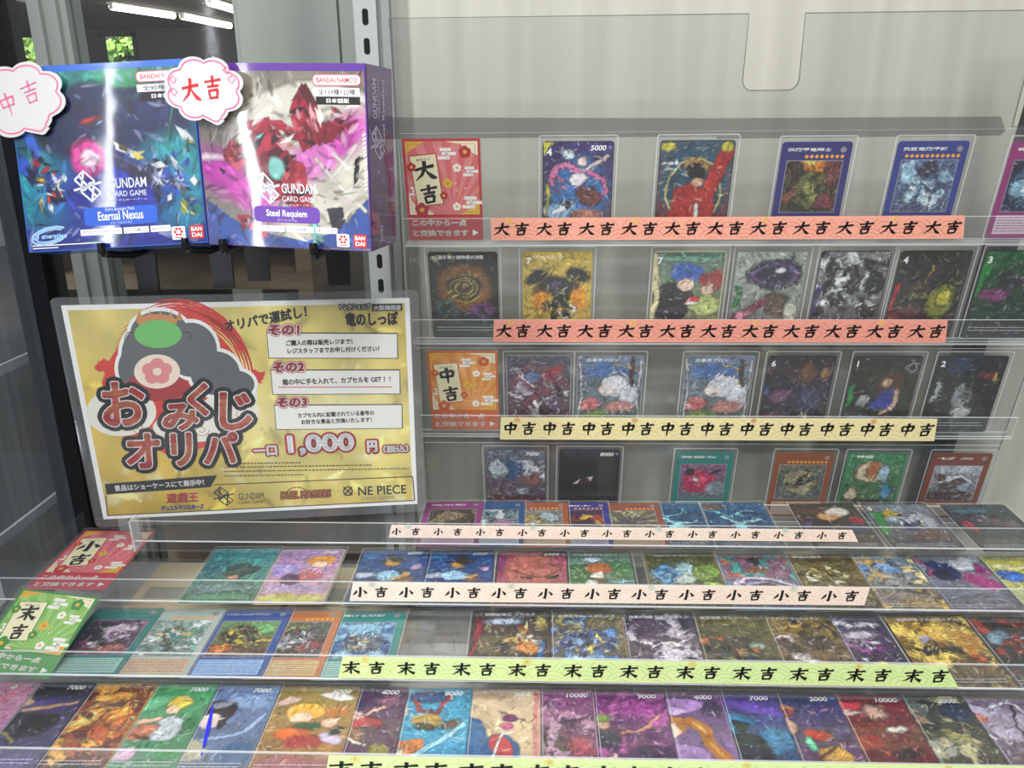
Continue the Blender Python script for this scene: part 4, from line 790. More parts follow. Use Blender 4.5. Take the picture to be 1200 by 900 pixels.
# ---- top rack row
wall_card(1, 33.5, 61.5, 88, 'full', '2a2438', ('3a2f6e', '5a4a50', [('e', .5, .5, .45, .5, 0, '3f6fa8', .3), ('e', .25, .30, .25, .14, 0, '8fb8dc', .1), ('w', .18, .58, 1.6, .12, 'd77ba8'), ('s', [(.12, .62), (.18, .76), (.4, .78), (.52, .70)], .09, 'd27aa6'), ('s', [(.60, .72), (.85, .66), (.92, .5), (.8, .44)], .07, 'c56a9c'), ('e', .56, .80, .06, .06, 0, 'f0d8d0', .03), ('s', [(.62, .74), (.92, .86)], .05, 'ecdcd4'), ('e', .5, .62, .13, .1, 20, 'efe6ea', .04), ('e', .66, .45, .2, .14, -20, '6e3a38', .06), ('e', .3, .34, .16, .05, 30, 'e8ecf0', .03), ('e', .36, .36, .04, .06, 30, '1a1a20', .02), ('e', .62, .24, .22, .12, 0, 'a8745a', .1), ('e', .36, .88, .09, .07, 0, 'd9e4ec', .03), ('p', [(0, .88), (0, 1), (.16, 1)], 'd8d04a'), ('s', [(.06, .25), (.06, .58)], .05, 'a8a838')], .03, .6, 'dfe8f4', '1a1630'), 'violet card with pink curls and 5000 in its corner on the top row', num='5000', cost='4')
wall_card(1, 135.3, 64, 88, 'full', '26323a', ('3c5a6a', '6a2024', [('e', .5, .55, .46, .55, 0, '2c5064', .05), ('e', .5, .5, .40, .46, 0, 'd8c98a', .02), ('e', .5, .5, .37, .43, 0, '2a4658', .02), ('s', [(.70, .50), (.93, .88)], .20, 'a82a26'), ('p', [(.12, .12), (.24, .52), (.48, .60), (.78, .46), (.80, .10)], '9c2622'), ('e', .52, .74, .18, .10, -10, 'b08a50', .03), ('e', .52, .70, .14, .12, 0, '17151a', .04), ('e', .54, .60, .09, .06, 0, 'e0b494', .03), ('e', .25, .10, .22, .10, 0, 'b8bcc8', .05), ('e', .10, .94, .10, .07, 0, 'c9c04a', .04), ('e', .92, .94, .08, .06, 0, 'c9c04a', .04), ('s', [(.06, .78), (.24, .78)], .04, 'cfd4d8'), ('s', [(.08, .72), (.22, .72)], .03, 'cfd4d8'), ('s', [(.54, .36), (.56, .20)], .05, 'e6e2d8')], .03, .4, 'd8d0b0', '14181c'), 'crimson and teal card with a pale gold ring on the top row')
wall_card(1, 236.3, 59.5, 86, 'frame', '2d2a6e', ('3a2420', '2a2c20', [('e', .5, .92, .22, .16, 0, 'e0862a', .1), ('e', .42, .98, .1, .08, 0, 'f0d060', .06), ('e', .85, .8, .2, .3, 0, '6a3438', .2), ('e', .5, .45, .26, .40, 0, '5a5c34', .1), ('e', .55, .36, .12, .16, 0, '8c8a4c', .08), ('e', .12, .3, .2, .12, 30, '7a4a3a', .1), ('e', .8, .2, .2, .16, 0, '6a3038', .1), ('h', .5, .5, .36, 18, ['3a3c20', '8a8850', '1a1a14', '5c5a30'])], .07, .8, 'a8a468', '0c0c0a'), 'indigo framed card with an olive and orange picture on the top row', title='超魔導竜騎士', frame=8, box='b8b4c4')
wall_card(1, 333.5, 59.7, 86, 'frame', '2f3a82', ('5a6a92', '4a5676', [('e', .2, .75, .14, .25, 10, '9ec4dc', .05), ('e', .85, .66, .14, .16, -20, '90b4cc', .05), ('e', .5, .82, .13, .18, 0, '3a3444', .1), ('e', .42, .36, .28, .14, 20, 'b4d2e2', .06), ('e', .62, .30, .16, .20, 0, 'c4dee8', .05), ('h', .55, .4, .4, 18, ['a8cce0', 'd8eaf2', '6a8aa8', '3a4a6a'])], .07, .8, 'e0f0f6', '222a44'), 'blue framed card with an icy white picture on the top row', title='究極竜魔導師', frame=11, box='b8b4c4')
wall_card(1, 428.3, 59.2, 85, 'frame', '8e2f6c', ('2a2440', '1c2c48', [('e', .5, .5, .45, .4, 0, '3a5a7a', .2), ('e', .4, .45, .36, .22, 0, '8ab4cc', .08), ('e', .45, .45, .22, .12, 0, 'c8e0ec', .06), ('e', .8, .7, .2, .2, 0, '5a2a5c', .2)], .07, .7, 'd0e4ee', '140f24'), 'magenta framed card at the far end of the top row', title='竜魂の', box='d8bccc')
# ---- second rack row
wall_card(2, -70.6, 64.7, 88, 'full', '17181c', ('23241e', '1a2026', [('e', .5, .60, .40, .36, 0, '8a5a26', .2), ('w', .5, .60, 2.6, .26, 'd8c470'), ('e', .5, .60, .25, .20, 0, '3a3020', .03), ('e', .5, .60, .21, .165, 0, 'd2c06a', .015), ('e', .5, .60, .185, .145, 0, '4a3e26', .015), ('e', .5, .60, .15, .115, 0, 'cdbb66', .015), ('e', .5, .60, .12, .09, 0, '4a3a24', .015), ('e', .52, .62, .06, .04, 0, 'a88a50', .02), ('e', .22, .34, .15, .13, 0, '2a5a62', .1), ('e', .24, .33, .09, .08, 0, '16242a', .03), ('e', .76, .32, .16, .13, 0, '6a3a78', .1), ('e', .76, .32, .09, .07, 0, '1c1424', .03), ('e', .08, .93, .07, .05, 0, 'd8d8c0', .02)], .03, .55, 'b89a50', '0e0e10'), 'black card with golden rings, first in the second rack row', title='真気楼と誠偽感の決断')
wall_card(2, 17, 64.9, 88, 'full', 'bfa040', ('cbb052', 'b09a44', [('e', .5, .50, .36, .32, 0, '2a2a28', .1), ('e', .18, .72, .18, .09, 20, '1d2226', .05), ('e', .82, .74, .18, .09, -20, '1d2226', .05), ('e', .25, .45, .14, .16, 0, 'd88a2a', .1), ('e', .82, .45, .14, .18, 0, 'd8902e', .1), ('e', .5, .62, .14, .09, 0, '4a3a58', .06), ('s', [(.52, .34), (.60, .24), (.75, .26), (.80, .36), (.66, .44), (.62, .56)], .04, 'e6e2cc'), ('e', .5, .12, .4, .1, 0, '4a4834', .1), ('h', .5, .4, .34, 18, ['1c1c1c', '3a3832', 'c8a838', '2a3026'])], .04, .6, 'f0e4a0', '1c1a10'), 'golden card with black winged shapes in the second rack row', title='ヴァルハラ', cost='7')
wall_card(2, 138.5, 65.8, 88, 'full', 'c9c2a0', ('5c7a6e', '8a8a60', [('e', .5, .93, .4, .05, 0, '7fae9a', .05), ('e', .3, .42, .32, .30, 0, '24242c', .06), ('e', .48, .76, .24, .16, 0, '3a62b0', .05), ('e', .46, .62, .12, .10, 0, 'e4c4ae', .03), ('e', .84, .66, .18, .16, 0, '8e3a3a', .05), ('e', .78, .56, .10, .08, 0, 'e2bea8', .03), ('e', .78, .38, .22, .16, 0, 'b8c078', .06), ('e', .6, .44, .10, .06, 0, 'd83c3c', .03), ('e', .6, .41, .10, .03, 0, 'f0f0f0', .02), ('s', [(.0, .05), (.06, .5), (.0, .95)], .08, 'd8cfa0'), ('e', .5, .14, .44, .10, 0, '5a5a48', .1)], .03, .45, 'e8e4c8', '1a1c1c'), 'card of blue and auburn blots with a cream rim, second rack row', cost='7')
wall_card(2, 213, 64.6, 88, 'full', '7c8a80', ('a8b0a8', '6a6a64', [('e', .58, .74, .40, .24, 0, '2c2440', .08), ('e', .58, .74, .34, .18, 0, '6a5488', .05), ('e', .58, .74, .26, .14, 0, '221c34', .05), ('e', .66, .78, .06, .05, 0, 'e8e4ec', .03), ('e', .64, .40, .22, .18, 0, '5c4a36', .1), ('s', [(.02, .18), (.5, .44)], .10, '8c3a52'), ('e', .18, .26, .12, .07, 20, 'e89ab0', .05), ('p', [(0, .35), (0, .62), (.10, .60), (.08, .38)], '2f7a3a'), ('e', .86, .3, .1, .2, 0, 'c8c8b8', .1), ('e', .5, .08, .5, .1, 0, '3a2c2c', .1)], .05, .6, 'e4e0e8', '1a1620'), 'card with a dark violet whirl over grey, second rack row', title=None)
wall_card(2, 288.4, 63.4, 88, 'full', '2a2a2c', ('8a8c8c', '3a3c3e', [('m', 5, .5, 'd0d2d2'), ('m', 6.5, .52, '1c1c1e'), ('e', .74, .66, .10, .12, 0, 'd4d6d6', .04), ('e', .86, .66, .14, .2, 0, '1a1a1c', .05), ('h', .4, .55, .42, 24, ['e2e4e4', '1a1a1c', '7a7c7e', '2c2c2e']), ('p', [(0, .25), (0, .66), (.08, .62), (.06, .3)], '4a2c7a'), ('e', .5, .07, .5, .07, 0, '202022', .05)], .05, .7, 'f0f0f0', '101010'), 'black and white shattered picture card in the second rack row')
wall_card(2, 360, 64.5, 88, 'full', '2a2c24', ('2c2e2a', '2a2024', [('e', .72, .42, .20, .26, 0, '7c8230', .1), ('e', .76, .48, .10, .12, 0, 'c0b84a', .06), ('e', .36, .56, .14, .16, 0, '4a4438', .1), ('s', [(.42, .62), (.50, .82)], .03, 'a88a3c'), ('p', [(0, .25), (0, .62), (.09, .66), (.05, .36)], 'a82030'), ('e', .1, .18, .14, .16, 0, 'a04a5a', .1), ('e', .3, .3, .2, .1, 0, '5c3236', .1), ('e', .5, .06, .5, .06, 0, '5a2028', .05), ('h', .4, .5, .28, 14, ['3a3a36', '6a6440', '1a1c1a', '8a8252'])], .05, .6, 'b8b070', '0e0e0c'), 'dark card with a yellow-green glow and a large 4, second rack row', cost='4')
wall_card(2, 435.3, 63.4, 88, 'full', '1e2420', ('1f5a30', '20242a', [('e', .78, .66, .20, .16, 0, '7a6252', .1), ('e', .68, .72, .2, .04, 40, 'd8d4c8', .03), ('e', .26, .50, .22, .10, 0, '7a3a6a', .08), ('p', [(0, .45), (0, .95), (.16, .9), (.06, .5)], '1c7a34'), ('e', .5, .12, .5, .16, 0, '18181c', .05), ('e', .45, .66, .2, .14, 0, '262a2e', .1)], .05, .55, 'b0a8b8', '0e1210'), 'green topped dark card with a large 3 at the second row end', cost='3')
# ---- third rack row
wall_card(3, .1, 65, 88, 'full', '9a9a9c', ('5a5a66', '5c3440', [('e', .5, .65, .4, .3, 0, '7a4a58', .2), ('e', .42, .72, .14, .10, 0, '6a86b0', .06), ('e', .72, .78, .2, .08, 30, 'a03844', .06), ('s', [(.05, .50), (.55, .30)], .06, 'd8d0d8'), ('s', [(.1, .85), (.4, .60)], .04, 'e4dce4'), ('s', [(.60, .62), (.95, .45)], .05, 'ccc4cc'), ('e', .55, .35, .24, .16, 0, '3a2a30', .1), ('h', .5, .45, .44, 24, ['e4e0e6', '8c3448', '3a2c3a', 'b8a8b4', '5a4a6a'])], .05, .75, 'f2eef4', '1e141c'), 'crimson and silver slashed picture card, first in the third rack row')
FOX = lambda: ('76849a', '5a6658', [('e', .5, .80, .42, .14, 0, '4a6ea6', .1), ('e', .60, .60, .24, .20, 0, 'd8dce2', .05), ('e', .82, .45, .14, .24, 0, 'c8ccd4', .05), ('e', .46, .54, .14, .10, 0, 'f0e6e0', .04), ('e', .22, .36, .15, .11, 0, 'c86a6c', .05), ('e', .10, .32, .08, .06, 0, 'd88a84', .05), ('e', .68, .32, .24, .10, 0, 'b88078', .08), ('e', .30, .20, .20, .08, 0, '7a9a3a', .06), ('s', [(.56, .90), (.92, .82)], .035, 'c8b448'), ('s', [(.84, .94), (.84, .62)], .06, '5c3a28'), ('e', .5, .1, .42, .08, 0, '4a4030', .1), ('s', [(.02, .05), (.06, .5), (.02, .95)], .03, 'e8e8e8'), ('s', [(.98, .05), (.94, .5), (.98, .95)], .03, 'e8e8e8')], .03, .55, 'f0f2f4', '1c2028')
wall_card(3, 70.9, 66, 88, 'full', '8a8c8e', FOX(), 'silvery white and blue picture card with green foot, the one nearer the orange sign', title='白皇鬼フロン')
wall_card(3, 178.1, 68, 88, 'full', '8a8c8e', FOX(), 'silvery white and blue picture card with green foot, the one beside the dark 6 card', title='白皇鬼フロン')
wall_card(3, 257.7, 66, 88, 'full', '242430', ('2a2430', '2c2832', [('e', .6, .78, .14, .14, 0, '6a4a34', .1), ('e', .86, .8, .08, .1, 0, '8a6a3a', .06), ('e', .3, .48, .2, .12, 0, '6a4a62', .1), ('e', .7, .45, .2, .2, 0, '3a3a5a', .1), ('s', [(.66, .40), (.78, .58)], .03, '8a8ab0'), ('p', [(.56, .24), (.92, .16), (.70, .14)], 'c4bca4'), ('e', .2, .22, .2, .08, 0, '5a4440', .1), ('p', [(0, .28), (0, .6), (.08, .6)], '2a4a9a'), ('e', .5, .06, .5, .06, 0, '3a2026', .05)], .06, .65, 'a89ab0', '100e14'), 'dark plum card with a large 6 in the third rack row', cost='6')
wall_card(3, 340.6, 66, 88, 'full', '22241f', ('26281f', '2c2c2a', [('e', .62, .64, .20, .24, 0, '4c3424', .05), ('e', .56, .66, .07, .08, 0, 'cdb098', .08), ('e', .60, .44, .18, .16, 20, '2c3682', .05), ('e', .56, .36, .2, .08, -10, '343f92', .05), ('s', [(.74, .54), (.76, .34), (.58, .24)], .06, 'c8a890'), ('e', .28, .14, .30, .10, 0, '8a9cbc', .06), ('p', [(.16, .36), (.20, .50), (.34, .46), (.30, .33)], '9aa4a4'), ('p', [(0, .28), (0, .62), (.10, .66), (.06, .34)], '1f7a3c'), ('s', [(.80, .84), (.90, .92), (.96, .84), (.88, .78), (.80, .84)], .02, 'b0b4b0'), ('e', .2, .24, .2, .04, 0, '4a4c48', .05)], .03, .3, 'a8a8a0', '14140f'), 'dark olive card with a blue patch and a large 1, third rack row', cost='1')
wall_card(3, 421.8, 67, 88, 'full', '1c1e22', ('1e2226', '131418', [('e', .50, .46, .14, .18, 0, '8a8c8e', .06), ('e', .54, .26, .16, .10, 0, 'a4a4a2', .05), ('e', .80, .76, .12, .06, 0, '8a2a34', .06), ('e', .92, .72, .05, .05, 0, 'b89a3a', .04), ('e', .35, .86, .2, .1, 0, '2a3a5a', .1), ('p', [(.0, .40), (.10, .66), (.16, .60), (.08, .42)], 'a8acae'), ('h', .52, .44, .24, 14, ['2a2c30', 'b0b2b2', '16181c', '5a5e64'])], .05, .5, '8a8e94', '08090b'), 'nearly black card with a large 2 at the third row end', cost='2')
# ---- lowest rack row
wall_card(4, -24.4, 64, 88, 'full', '4a3a42', ('6a7884', '6a3a44', [('e', .5, .72, .28, .2, 0, '3a5a8a', .1), ('e', .2, .7, .16, .2, 0, 'b8c4cc', .1), ('e', .78, .6, .2, .2, 0, '8a5a5a', .1), ('m', 6, .55, 'c4ccd2'), ('e', .5, .2, .5, .16, 0, '5c3038', .1)], .06, .7, 'd8dce0', '1c1c26'), 'glare covered blue and rose card with 7000, beside the poster', num='7000')
wall_card(4, 54.2, 64.5, 88, 'full', '17171b', ('1a1a1e', '1c1a20', [('e', .42, .52, .10, .08, 0, '3a2428', .05), ('p', [(.22, .50), (.34, .56), (.31, .49)], 'cfc8c4'), ('p', [(.58, .60), (.46, .58), (.53, .53)], 'cfc8c4'), ('p', [(.66, .3), (.66, .95), (.95, .95), (.95, .3)], '26282a'), ('e', .8, .72, .12, .1, 0, '34382e', .1), ('s', [(.68, .30), (.68, .96)], .012, '4a5660')], .02, .2, '5a5a60', '0c0c0e'), 'black card with 8000 in its corner in the lowest rack row', num='8000')
wall_card(4, 175.3, 60.5, 86, 'frame', '1f7a70', ('8a5c7c', '5c6a72', [('e', .42, .50, .36, .34, 0, 'b8325a', .06), ('e', .42, .56, .22, .10, 0, 'e05a7c', .05), ('e', .34, .54, .06, .05, 0, 'f0d8d8', .02), ('e', .22, .78, .10, .10, 0, '2a2a30', .05), ('s', [(.62, .72), (.86, .80)], .06, '2a2c34'), ('e', .8, .3, .2, .2, 0, '8a98a4', .1)], .04, .4, 'e8b0c4', '2a1422'), 'teal framed card with a crimson picture in the lowest rack row', title='強欲な', box='a8c4bc')
wall_card(4, 279.4, 61, 86, 'frame', '8a4a26', ('6a6a5c', '54605e', [('e', .5, .55, .36, .32, 0, 'a49c7c', .1), ('e', .5, .3, .24, .14, 0, 'b0a880', .1), ('h', .5, .5, .44, 26, ['c4bc98', '3a3c34', '8a8260', '5c6a6c', '2a2620'])], .07, .8, 'd4ceb0', '1c1c18'), 'orange brown framed card with a busy pale picture, lowest rack row', frame=10, box='c8ac94')
wall_card(4, 354.2, 61.5, 86, 'om', '2f7a4a', ('3f8a5a', '4a5a3c', [('e', .45, .72, .28, .24, 0, 'd8c8a4', .1), ('e', .5, .74, .12, .2, 0, 'a86a42', .06), ('e', .72, .7, .1, .2, 0, '9ab8cc', .06), ('e', .2, .35, .12, .16, 0, 'c8b89a', .06), ('e', .8, .42, .1, .14, 0, '4a8ab0', .06), ('e', .5, .22, .5, .08, 0, '3a342a', .08), ('e', .5, .12, .4, .05, 0, 'c8a04a', .05)], .05, .6, 'f0ecd8', '1a2a1a'), 'green bordered card with pale figures in the lowest rack row', title='神秘')
wall_card(4, 440.9, 62, 86, 'frame', '74351f', ('b8bcc4', '3a2c2a', [('e', .5, .55, .4, .18, -10, 'e0e2e8', .06), ('e', .5, .46, .3, .12, 10, '4a3a38', .08), ('e', .2, .68, .14, .12, 0, '5a3a40', .06), ('e', .76, .32, .14, .2, 0, '9aa4b8', .08), ('e', .4, .12, .5, .14, 0, '3a1c18', .1)], .07, .7, 'f0f0f4', '1c1414'), 'dark brown framed card with a white streaked picture at the lowest row end', title='ゼミ', box='a88c7c')
# ---- rearmost flat tray
flat_card(5, -56.5, 59, 86, 'frame', '8e3a78', ('4a3a34', '3c302c', [('e', .5, .75, .3, .14, 0, 'a89070', .08), ('e', .3, .5, .2, .1, 0, '6a5a44', .1), ('m', 7, .55, '8a7c62')], .07, .8, 'c0b494', '1a1412'), 'magenta framed card nearest the poster foot', title='竜の影', box='d0b4c8')
flat_card(5, -14, 59, 86, 'frame', '1f4f86', ('7a9aa8', '6a828c', [('m', 5, .5, 'dce8e8'), ('m', 6, .56, '2a3a48'), ('e', .7, .4, .2, .2, 0, 'b088a0', .15)], .08, .9, 'f0f8f8', '1c2a34'), 'blue framed card with a silvery picture next to the magenta one', box='b4c4d8')
flat_card(5, 30.1, 59, 86, 'frame', 'a2502a', ('8a8a84', '6a5c3a', [('e', .35, .6, .22, .24, 0, 'a88a3c', .1), ('e', .7, .7, .2, .2, 0, '9ab0b8', .1), ('h', .4, .5, .36, 18, ['d8c880', '4a3a24', 'c8d0d4', '7a6a3a'])], .07, .8, 'f0ecd0', '1c1812'), 'rust orange framed card with gold picture between two blue ones', frame=8, box='d0b49c')
flat_card(5, 70.6, 58, 86, 'frame', '2f2a86', ('3a1a4a', '4a1c2a', [('m', 6, .5, 'a03a2a'), ('m', 7, .58, 'c8a03a'), ('e', .5, .3, .4, .2, 0, '2a1030', .1)], .06, .7, '8a4a8a', '0e0a1e'), 'deep indigo framed card with dark red picture on the rearmost tray', title='竜剣士', frame=7, box='a8a4c4')
flat_card(5, 123, 60, 86, 'frame', '8c4a30', ('6a6450', '54422c', [('e', .5, .55, .30, .2, 0, '5a2c5c', .06), ('e', .5, .55, .12, .1, 0, '3a1c40', .04), ('r', .5, .5, 13, 'a8a884', .6), ('m', 6, .58, 'c8c4a0')], .04, .7, 'd8d4b4', '1c1812'), 'brown framed card with a purple star burst on the rearmost tray', frame=7, box='c8ac94')
DRG = lambda: ('28567e', '1a3f66', [('s', [(.05, .85), (.40, .70), (.75, .85)], .05, '7ac4dc'), ('s', [(.25, .70), (.5, .52), (.9, .60)], .07, 'a8dce8'), ('e', .55, .45, .12, .16, 30, '8ed4d8', .05), ('e', .15, .92, .2, .08, 0, '7a5a4a', .08), ('s', [(.1, .45), (.4, .55)], .05, '12304e'), ('s', [(.6, .75), (.95, .78)], .05, '12304e'), ('e', .5, .15, .5, .12, 0, '24466a', .1)], .08, .6, 'c8ecf4', '0c2038')
flat_card(5, 164, 61, 86, 'full', '3a5c7c', DRG(), 'steel blue streaked card, the first of the two alike on the rearmost tray')
flat_card(5, 229.3, 63, 88, 'full', '3a5c7c', DRG(), 'steel blue streaked card before the gap on the rearmost tray')
flat_card(5, 320, 64, 88, 'full', '2c2620', ('3a3026', '46382e', [('e', .48, .70, .16, .12, 0, 'c89a64', .08), ('e', .66, .82, .18, .12, 0, 'd8d0c8', .06), ('e', .62, .74, .08, .06, 0, 'e0b898', .03), ('e', .3, .56, .16, .12, 0, '2a241e', .06), ('e', .88, .60, .12, .14, 0, '9c2a3a', .08), ('e', .84, .42, .14, .14, 0, '3a3c5c', .1), ('s', [(.04, .45), (.16, .62)], .08, '4a2c6a'), ('e', .5, .2, .5, .14, 0, '4c4238', .1)], .04, .4, 'd8c8b0', '17120e'), 'dark brown card with red and cream blots right of the gap'.replace('right of', 'just past'))
flat_card(5, 392.9, 64, 88, 'full', '24302a', ('7a8290', '4a3c34', [('e', .3, .74, .20, .16, 0, 'b8a03a', .08), ('e', .52, .56, .14, .22, 0, '42386a', .08), ('e', .40, .64, .22, .12, 0, '98b0cc', .1), ('e', .76, .62, .2, .22, 0, 'b0b4bc', .1), ('s', [(.04, .35), (.12, .8)], .14, '2f8a3a'), ('e', .7, .3, .26, .14, 0, '6a4a36', .1), ('h', .5, .6, .3, 14, ['d8dce4', '4a4078', 'c0a848', '2a2a34'])], .05, .6, 'e8ecf0', '141820'), 'green edged card with violet and gold shards on the rearmost tray', cost='5')
flat_card(5, 472, 64, 88, 'full', '1c1e22', ('2a3a42', '2a2a2e', [('e', .35, .86, .26, .08, 0, '3a7a82', .08), ('e', .5, .62, .3, .14, 0, '42464e', .1), ('e', .75, .55, .2, .12, 0, '6a5a5c', .1), ('p', [(.06, .50), (.10, .68), (.22, .48), (.18, .36)], 'a02838'), ('h', .5, .62, .32, 16, ['5a5e66', '1c1e24', '8a9098', '7a3a40']), ('e', .5, .14, .5, .14, 0, '4c4e4a', .05)], .05, .6, 'a0a8b0', '0c0e10'), 'blackish card with a red corner flash at the rearmost tray end')
# ---- second flat tray
flat_card(6, -246.8, 64, 88, 'full', '6a9a90', ('2f8a92', '4a7a5c', [('e', .25, .62, .24, .18, 0, '1f6a78', .1), ('w', .22, .62, 2, .2, '5cc0c4'), ('e', .62, .60, .26, .18, 20, '2a4a42', .08), ('e', .55, .44, .08, .06, 0, 'd09a8a', .04), ('e', .85, .75, .12, .12, 0, '4aa0a0', .1), ('e', .5, .08, .5, .07, 0, '2f8a4a', .05), ('e', .5, .25, .5, .1, 0, '7a9a98', .1)], .07, .7, '9ad8d8', '10343c'), 'teal swirling card, first on the second flat tray')
flat_card(6, -183.9, 62, 88, 'full', 'c8b8a0', ('b08ac0', 'c8a0a0', [('e', .2, .60, .22, .20, 0, '9a86c8', .06), ('e', .2, .62, .14, .13, 0, 'b8a8e0', .04), ('e', .70, .78, .22, .14, 0, 'e09a3a', .05), ('e', .70, .70, .12, .09, 0, 'f0ccb0', .03), ('e', .64, .50, .2, .12, 0, 'b86a72', .06), ('e', .35, .42, .16, .14, 0, '5a2a5a', .06), ('e', .5, .10, .5, .10, 0, 'd4cf3c', .04), ('e', .5, .26, .5, .06, 0, 'a89ac8', .08)], .04, .4, 'f0e0f0', '3a1c3a'), 'lilac and orange card beside the teal swirling one', num='2000')
WIT = lambda: ('1d4a86', '1a3f74', [('e', .5, .78, .22, .06, 10, '2a2218', .04), ('e', .5, .84, .12, .06, 0, '3a2c1c', .04), ('e', .48, .72, .12, .07, 0, 'c89a4a', .04), ('e', .45, .52, .20, .14, 0, '9cc8e6', .06), ('e', .66, .50, .14, .05, 30, 'd8b070', .03), ('e', .72, .44, .12, .05, 0, '8a5a2c', .04), ('e', .86, .66, .09, .08, 0, 'b89ac8', .05), ('e', .12, .52, .14, .08, 0, 'c8d4ec', .06), ('e', .24, .42, .12, .05, 0, '3a2470', .05), ('e', .5, .1, .5, .1, 0, '1f6a7a', .1), ('e', .12, .88, .14, .06, 0, '2c7ab0', .1)], .05, .5, '8ac0e8', '0c1f48')
flat_card(6, -102.5, 64, 88, 'full', '1c3a66', WIT(), 'bright blue card with a wide dark hat shape, the first of two alike', num='6000')
flat_card(6, -41.3, 62, 88, 'full', '1c3a66', WIT(), 'bright blue card with a wide dark hat shape, beside the pink card', num='6000')
flat_card(6, 27, 65, 88, 'full', '2a1c22', ('a8526a', '9c5a58', [('e', .5, .62, .40, .34, 0, 'b4685c', .1), ('e', .5, .86, .3, .1, 0, 'c87a6c', .1), ('p', [(.32, .54), (.50, .50), (.50, .47), (.36, .48)], '20161a'), ('p', [(.90, .56), (.70, .50), (.70, .47), (.86, .49)], '20161a'), ('s', [(.25, .62), (.5, .52), (.6, .50), (.72, .53), (.92, .64)], .025, '7a3038'), ('e', .12, .68, .06, .08, 0, 'a85a4a', .03), ('p', [(.6, .90), (1, .93), (1, 1), (.66, 1)], '201a1e'), ('e', .04, .8, .06, .4, 0, '8a3a6a', .1)], .02, .35, 'd89a88', '4a1c24'), 'dusty pink card with slanting dark slits on the second flat tray', num='6000')
flat_card(6, 86.8, 63, 88, 'full', '3a4a38', ('6a8a7c', '5a7a5c', [('e', .2, .55, .28, .3, 0, '3a6a36', .1), ('e', .85, .65, .2, .24, 0, '4a7a4a', .1), ('e', .50, .68, .20, .12, 0, 'c0703a', .05), ('e', .46, .56, .10, .08, 0, 'f0e2d4', .03), ('e', .5, .45, .14, .08, 0, '6a4a3a', .06), ('e', .38, .42, .1, .08, 0, 'dce4e0', .05), ('e', .42, .84, .16, .08, 0, 'c4d8e4', .06), ('e', .85, .44, .2, .04, 0, '9ac8d8', .05)], .04, .5, 'd8e8d8', '1c2c1c'), 'leafy green card with an orange blot on the second flat tray', title='海上連結 シップカモ')
flat_card(6, 164.7, 65, 88, 'full', '8a7a3a', ('5c5a2c', '4a5a30', [('e', .24, .58, .20, .24, 0, '6aa8d0', .06), ('w', .24, .56, 2, .18, '3a6aa0'), ('e', .52, .70, .14, .16, 0, 'a8c8d0', .08), ('e', .78, .62, .22, .2, 0, '7aa03a', .06), ('w', .78, .60, 2, .18, 'b8d06a'), ('e', .5, .5, .12, .1, 0, 'c8d8d0', .08), ('e', .84, .38, .13, .1, 0, '9ab85a', .04)], .06, .65, 'e4ecc8', '222410'), 'card of blue and lime coils on gold on the second flat tray', title='Ojsメイデン')
flat_card(6, 230.9, 63, 88, 'full', '6a90b8', ('8a5a6a', '7a6a8a', [('m', 5, .52, '4a9a94'), ('m', 6, .58, 'c86a4a'), ('e', .52, .84, .08, .12, 0, '2c2c30', .04), ('e', .50, .68, .16, .08, 0, '8a5a3a', .05), ('e', .55, .40, .44, .20, -10, 'd8d0e4', .02), ('e', .55, .38, .38, .16, -10, '6a4a86', .02), ('e', .55, .37, .32, .13, -10, 'b8b0d0', .02), ('e', .55, .36, .24, .10, -10, '5a4a42', .03), ('e', .16, .46, .12, .06, 30, 'd0c4dc', .04)], .03, .5, 'f0ecf4', '1c1a2c'), 'card with nested lilac arcs and a blue edge on the second flat tray')
flat_card(6, 291.3, 63, 88, 'full', '7a6a34', ('6a5a2c', '5c4e2a', [('e', .45, .55, .3, .2, 0, '8a7a40', .1), ('p', [(.2, .5), (.42, .62), (.36, .44)], 'd8d8c0'), ('p', [(.55, .60), (.78, .5), (.58, .44)], 'c8c8b0'), ('s', [(.1, .8), (.45, .66), (.8, .84)], .05, 'a8984c'), ('e', .45, .42, .06, .08, 0, 'e4e4d4', .03), ('h', .45, .55, .42, 20, ['a8985a', '3a3018', 'd0c890', '5c5024'])], .07, .8, 'd8d09a', '1e180a'), 'olive gold angular card at the end of the peach strip'.replace('at the end', 'behind the end'), title='特攻の精霊')
flat_card(6, 346.5, 64, 88, 'full', '5c6a7a', ('7a94b4', '8a7a5a', [('e', .4, .78, .4, .12, -20, '6a98cc', .1), ('m', 5, .5, 'd8b45c'), ('m', 6, .58, 'f0e4a8'), ('m', 7, .60, '3a3c4c'), ('e', .4, .22, .4, .14, 0, '8a7c74', .12), ('e', .7, .1, .3, .1, 0, 'a88a4a', .1)], .08, .8, 'f4ecc4', '24242c'), 'yellow and sky blue mottled card past the peach strip end', title='聖霊龍騎エフェクト')
flat_card(6, 408.6, 65, 88, 'full', '121318', ('8a90a4', '5a5a66', [('e', .70, .82, .25, .16, 0, 'c8ccd8', .1), ('e', .34, .70, .26, .2, -20, '1c2a66', .06), ('e', .30, .66, .14, .1, 0, '0e1430', .04), ('e', .74, .50, .22, .16, -40, 'a82a7c', .08), ('e', .88, .70, .1, .16, 0, '8a2a70', .08), ('e', .5, .18, .5, .16, 0, '6a6a74', .1), ('s', [(.08, .95), (.2, .6)], .05, 'a84a74')], .08, .5, 'd8d8e8', '10101c'), 'black rimmed card with navy and magenta smoke on the second flat tray')
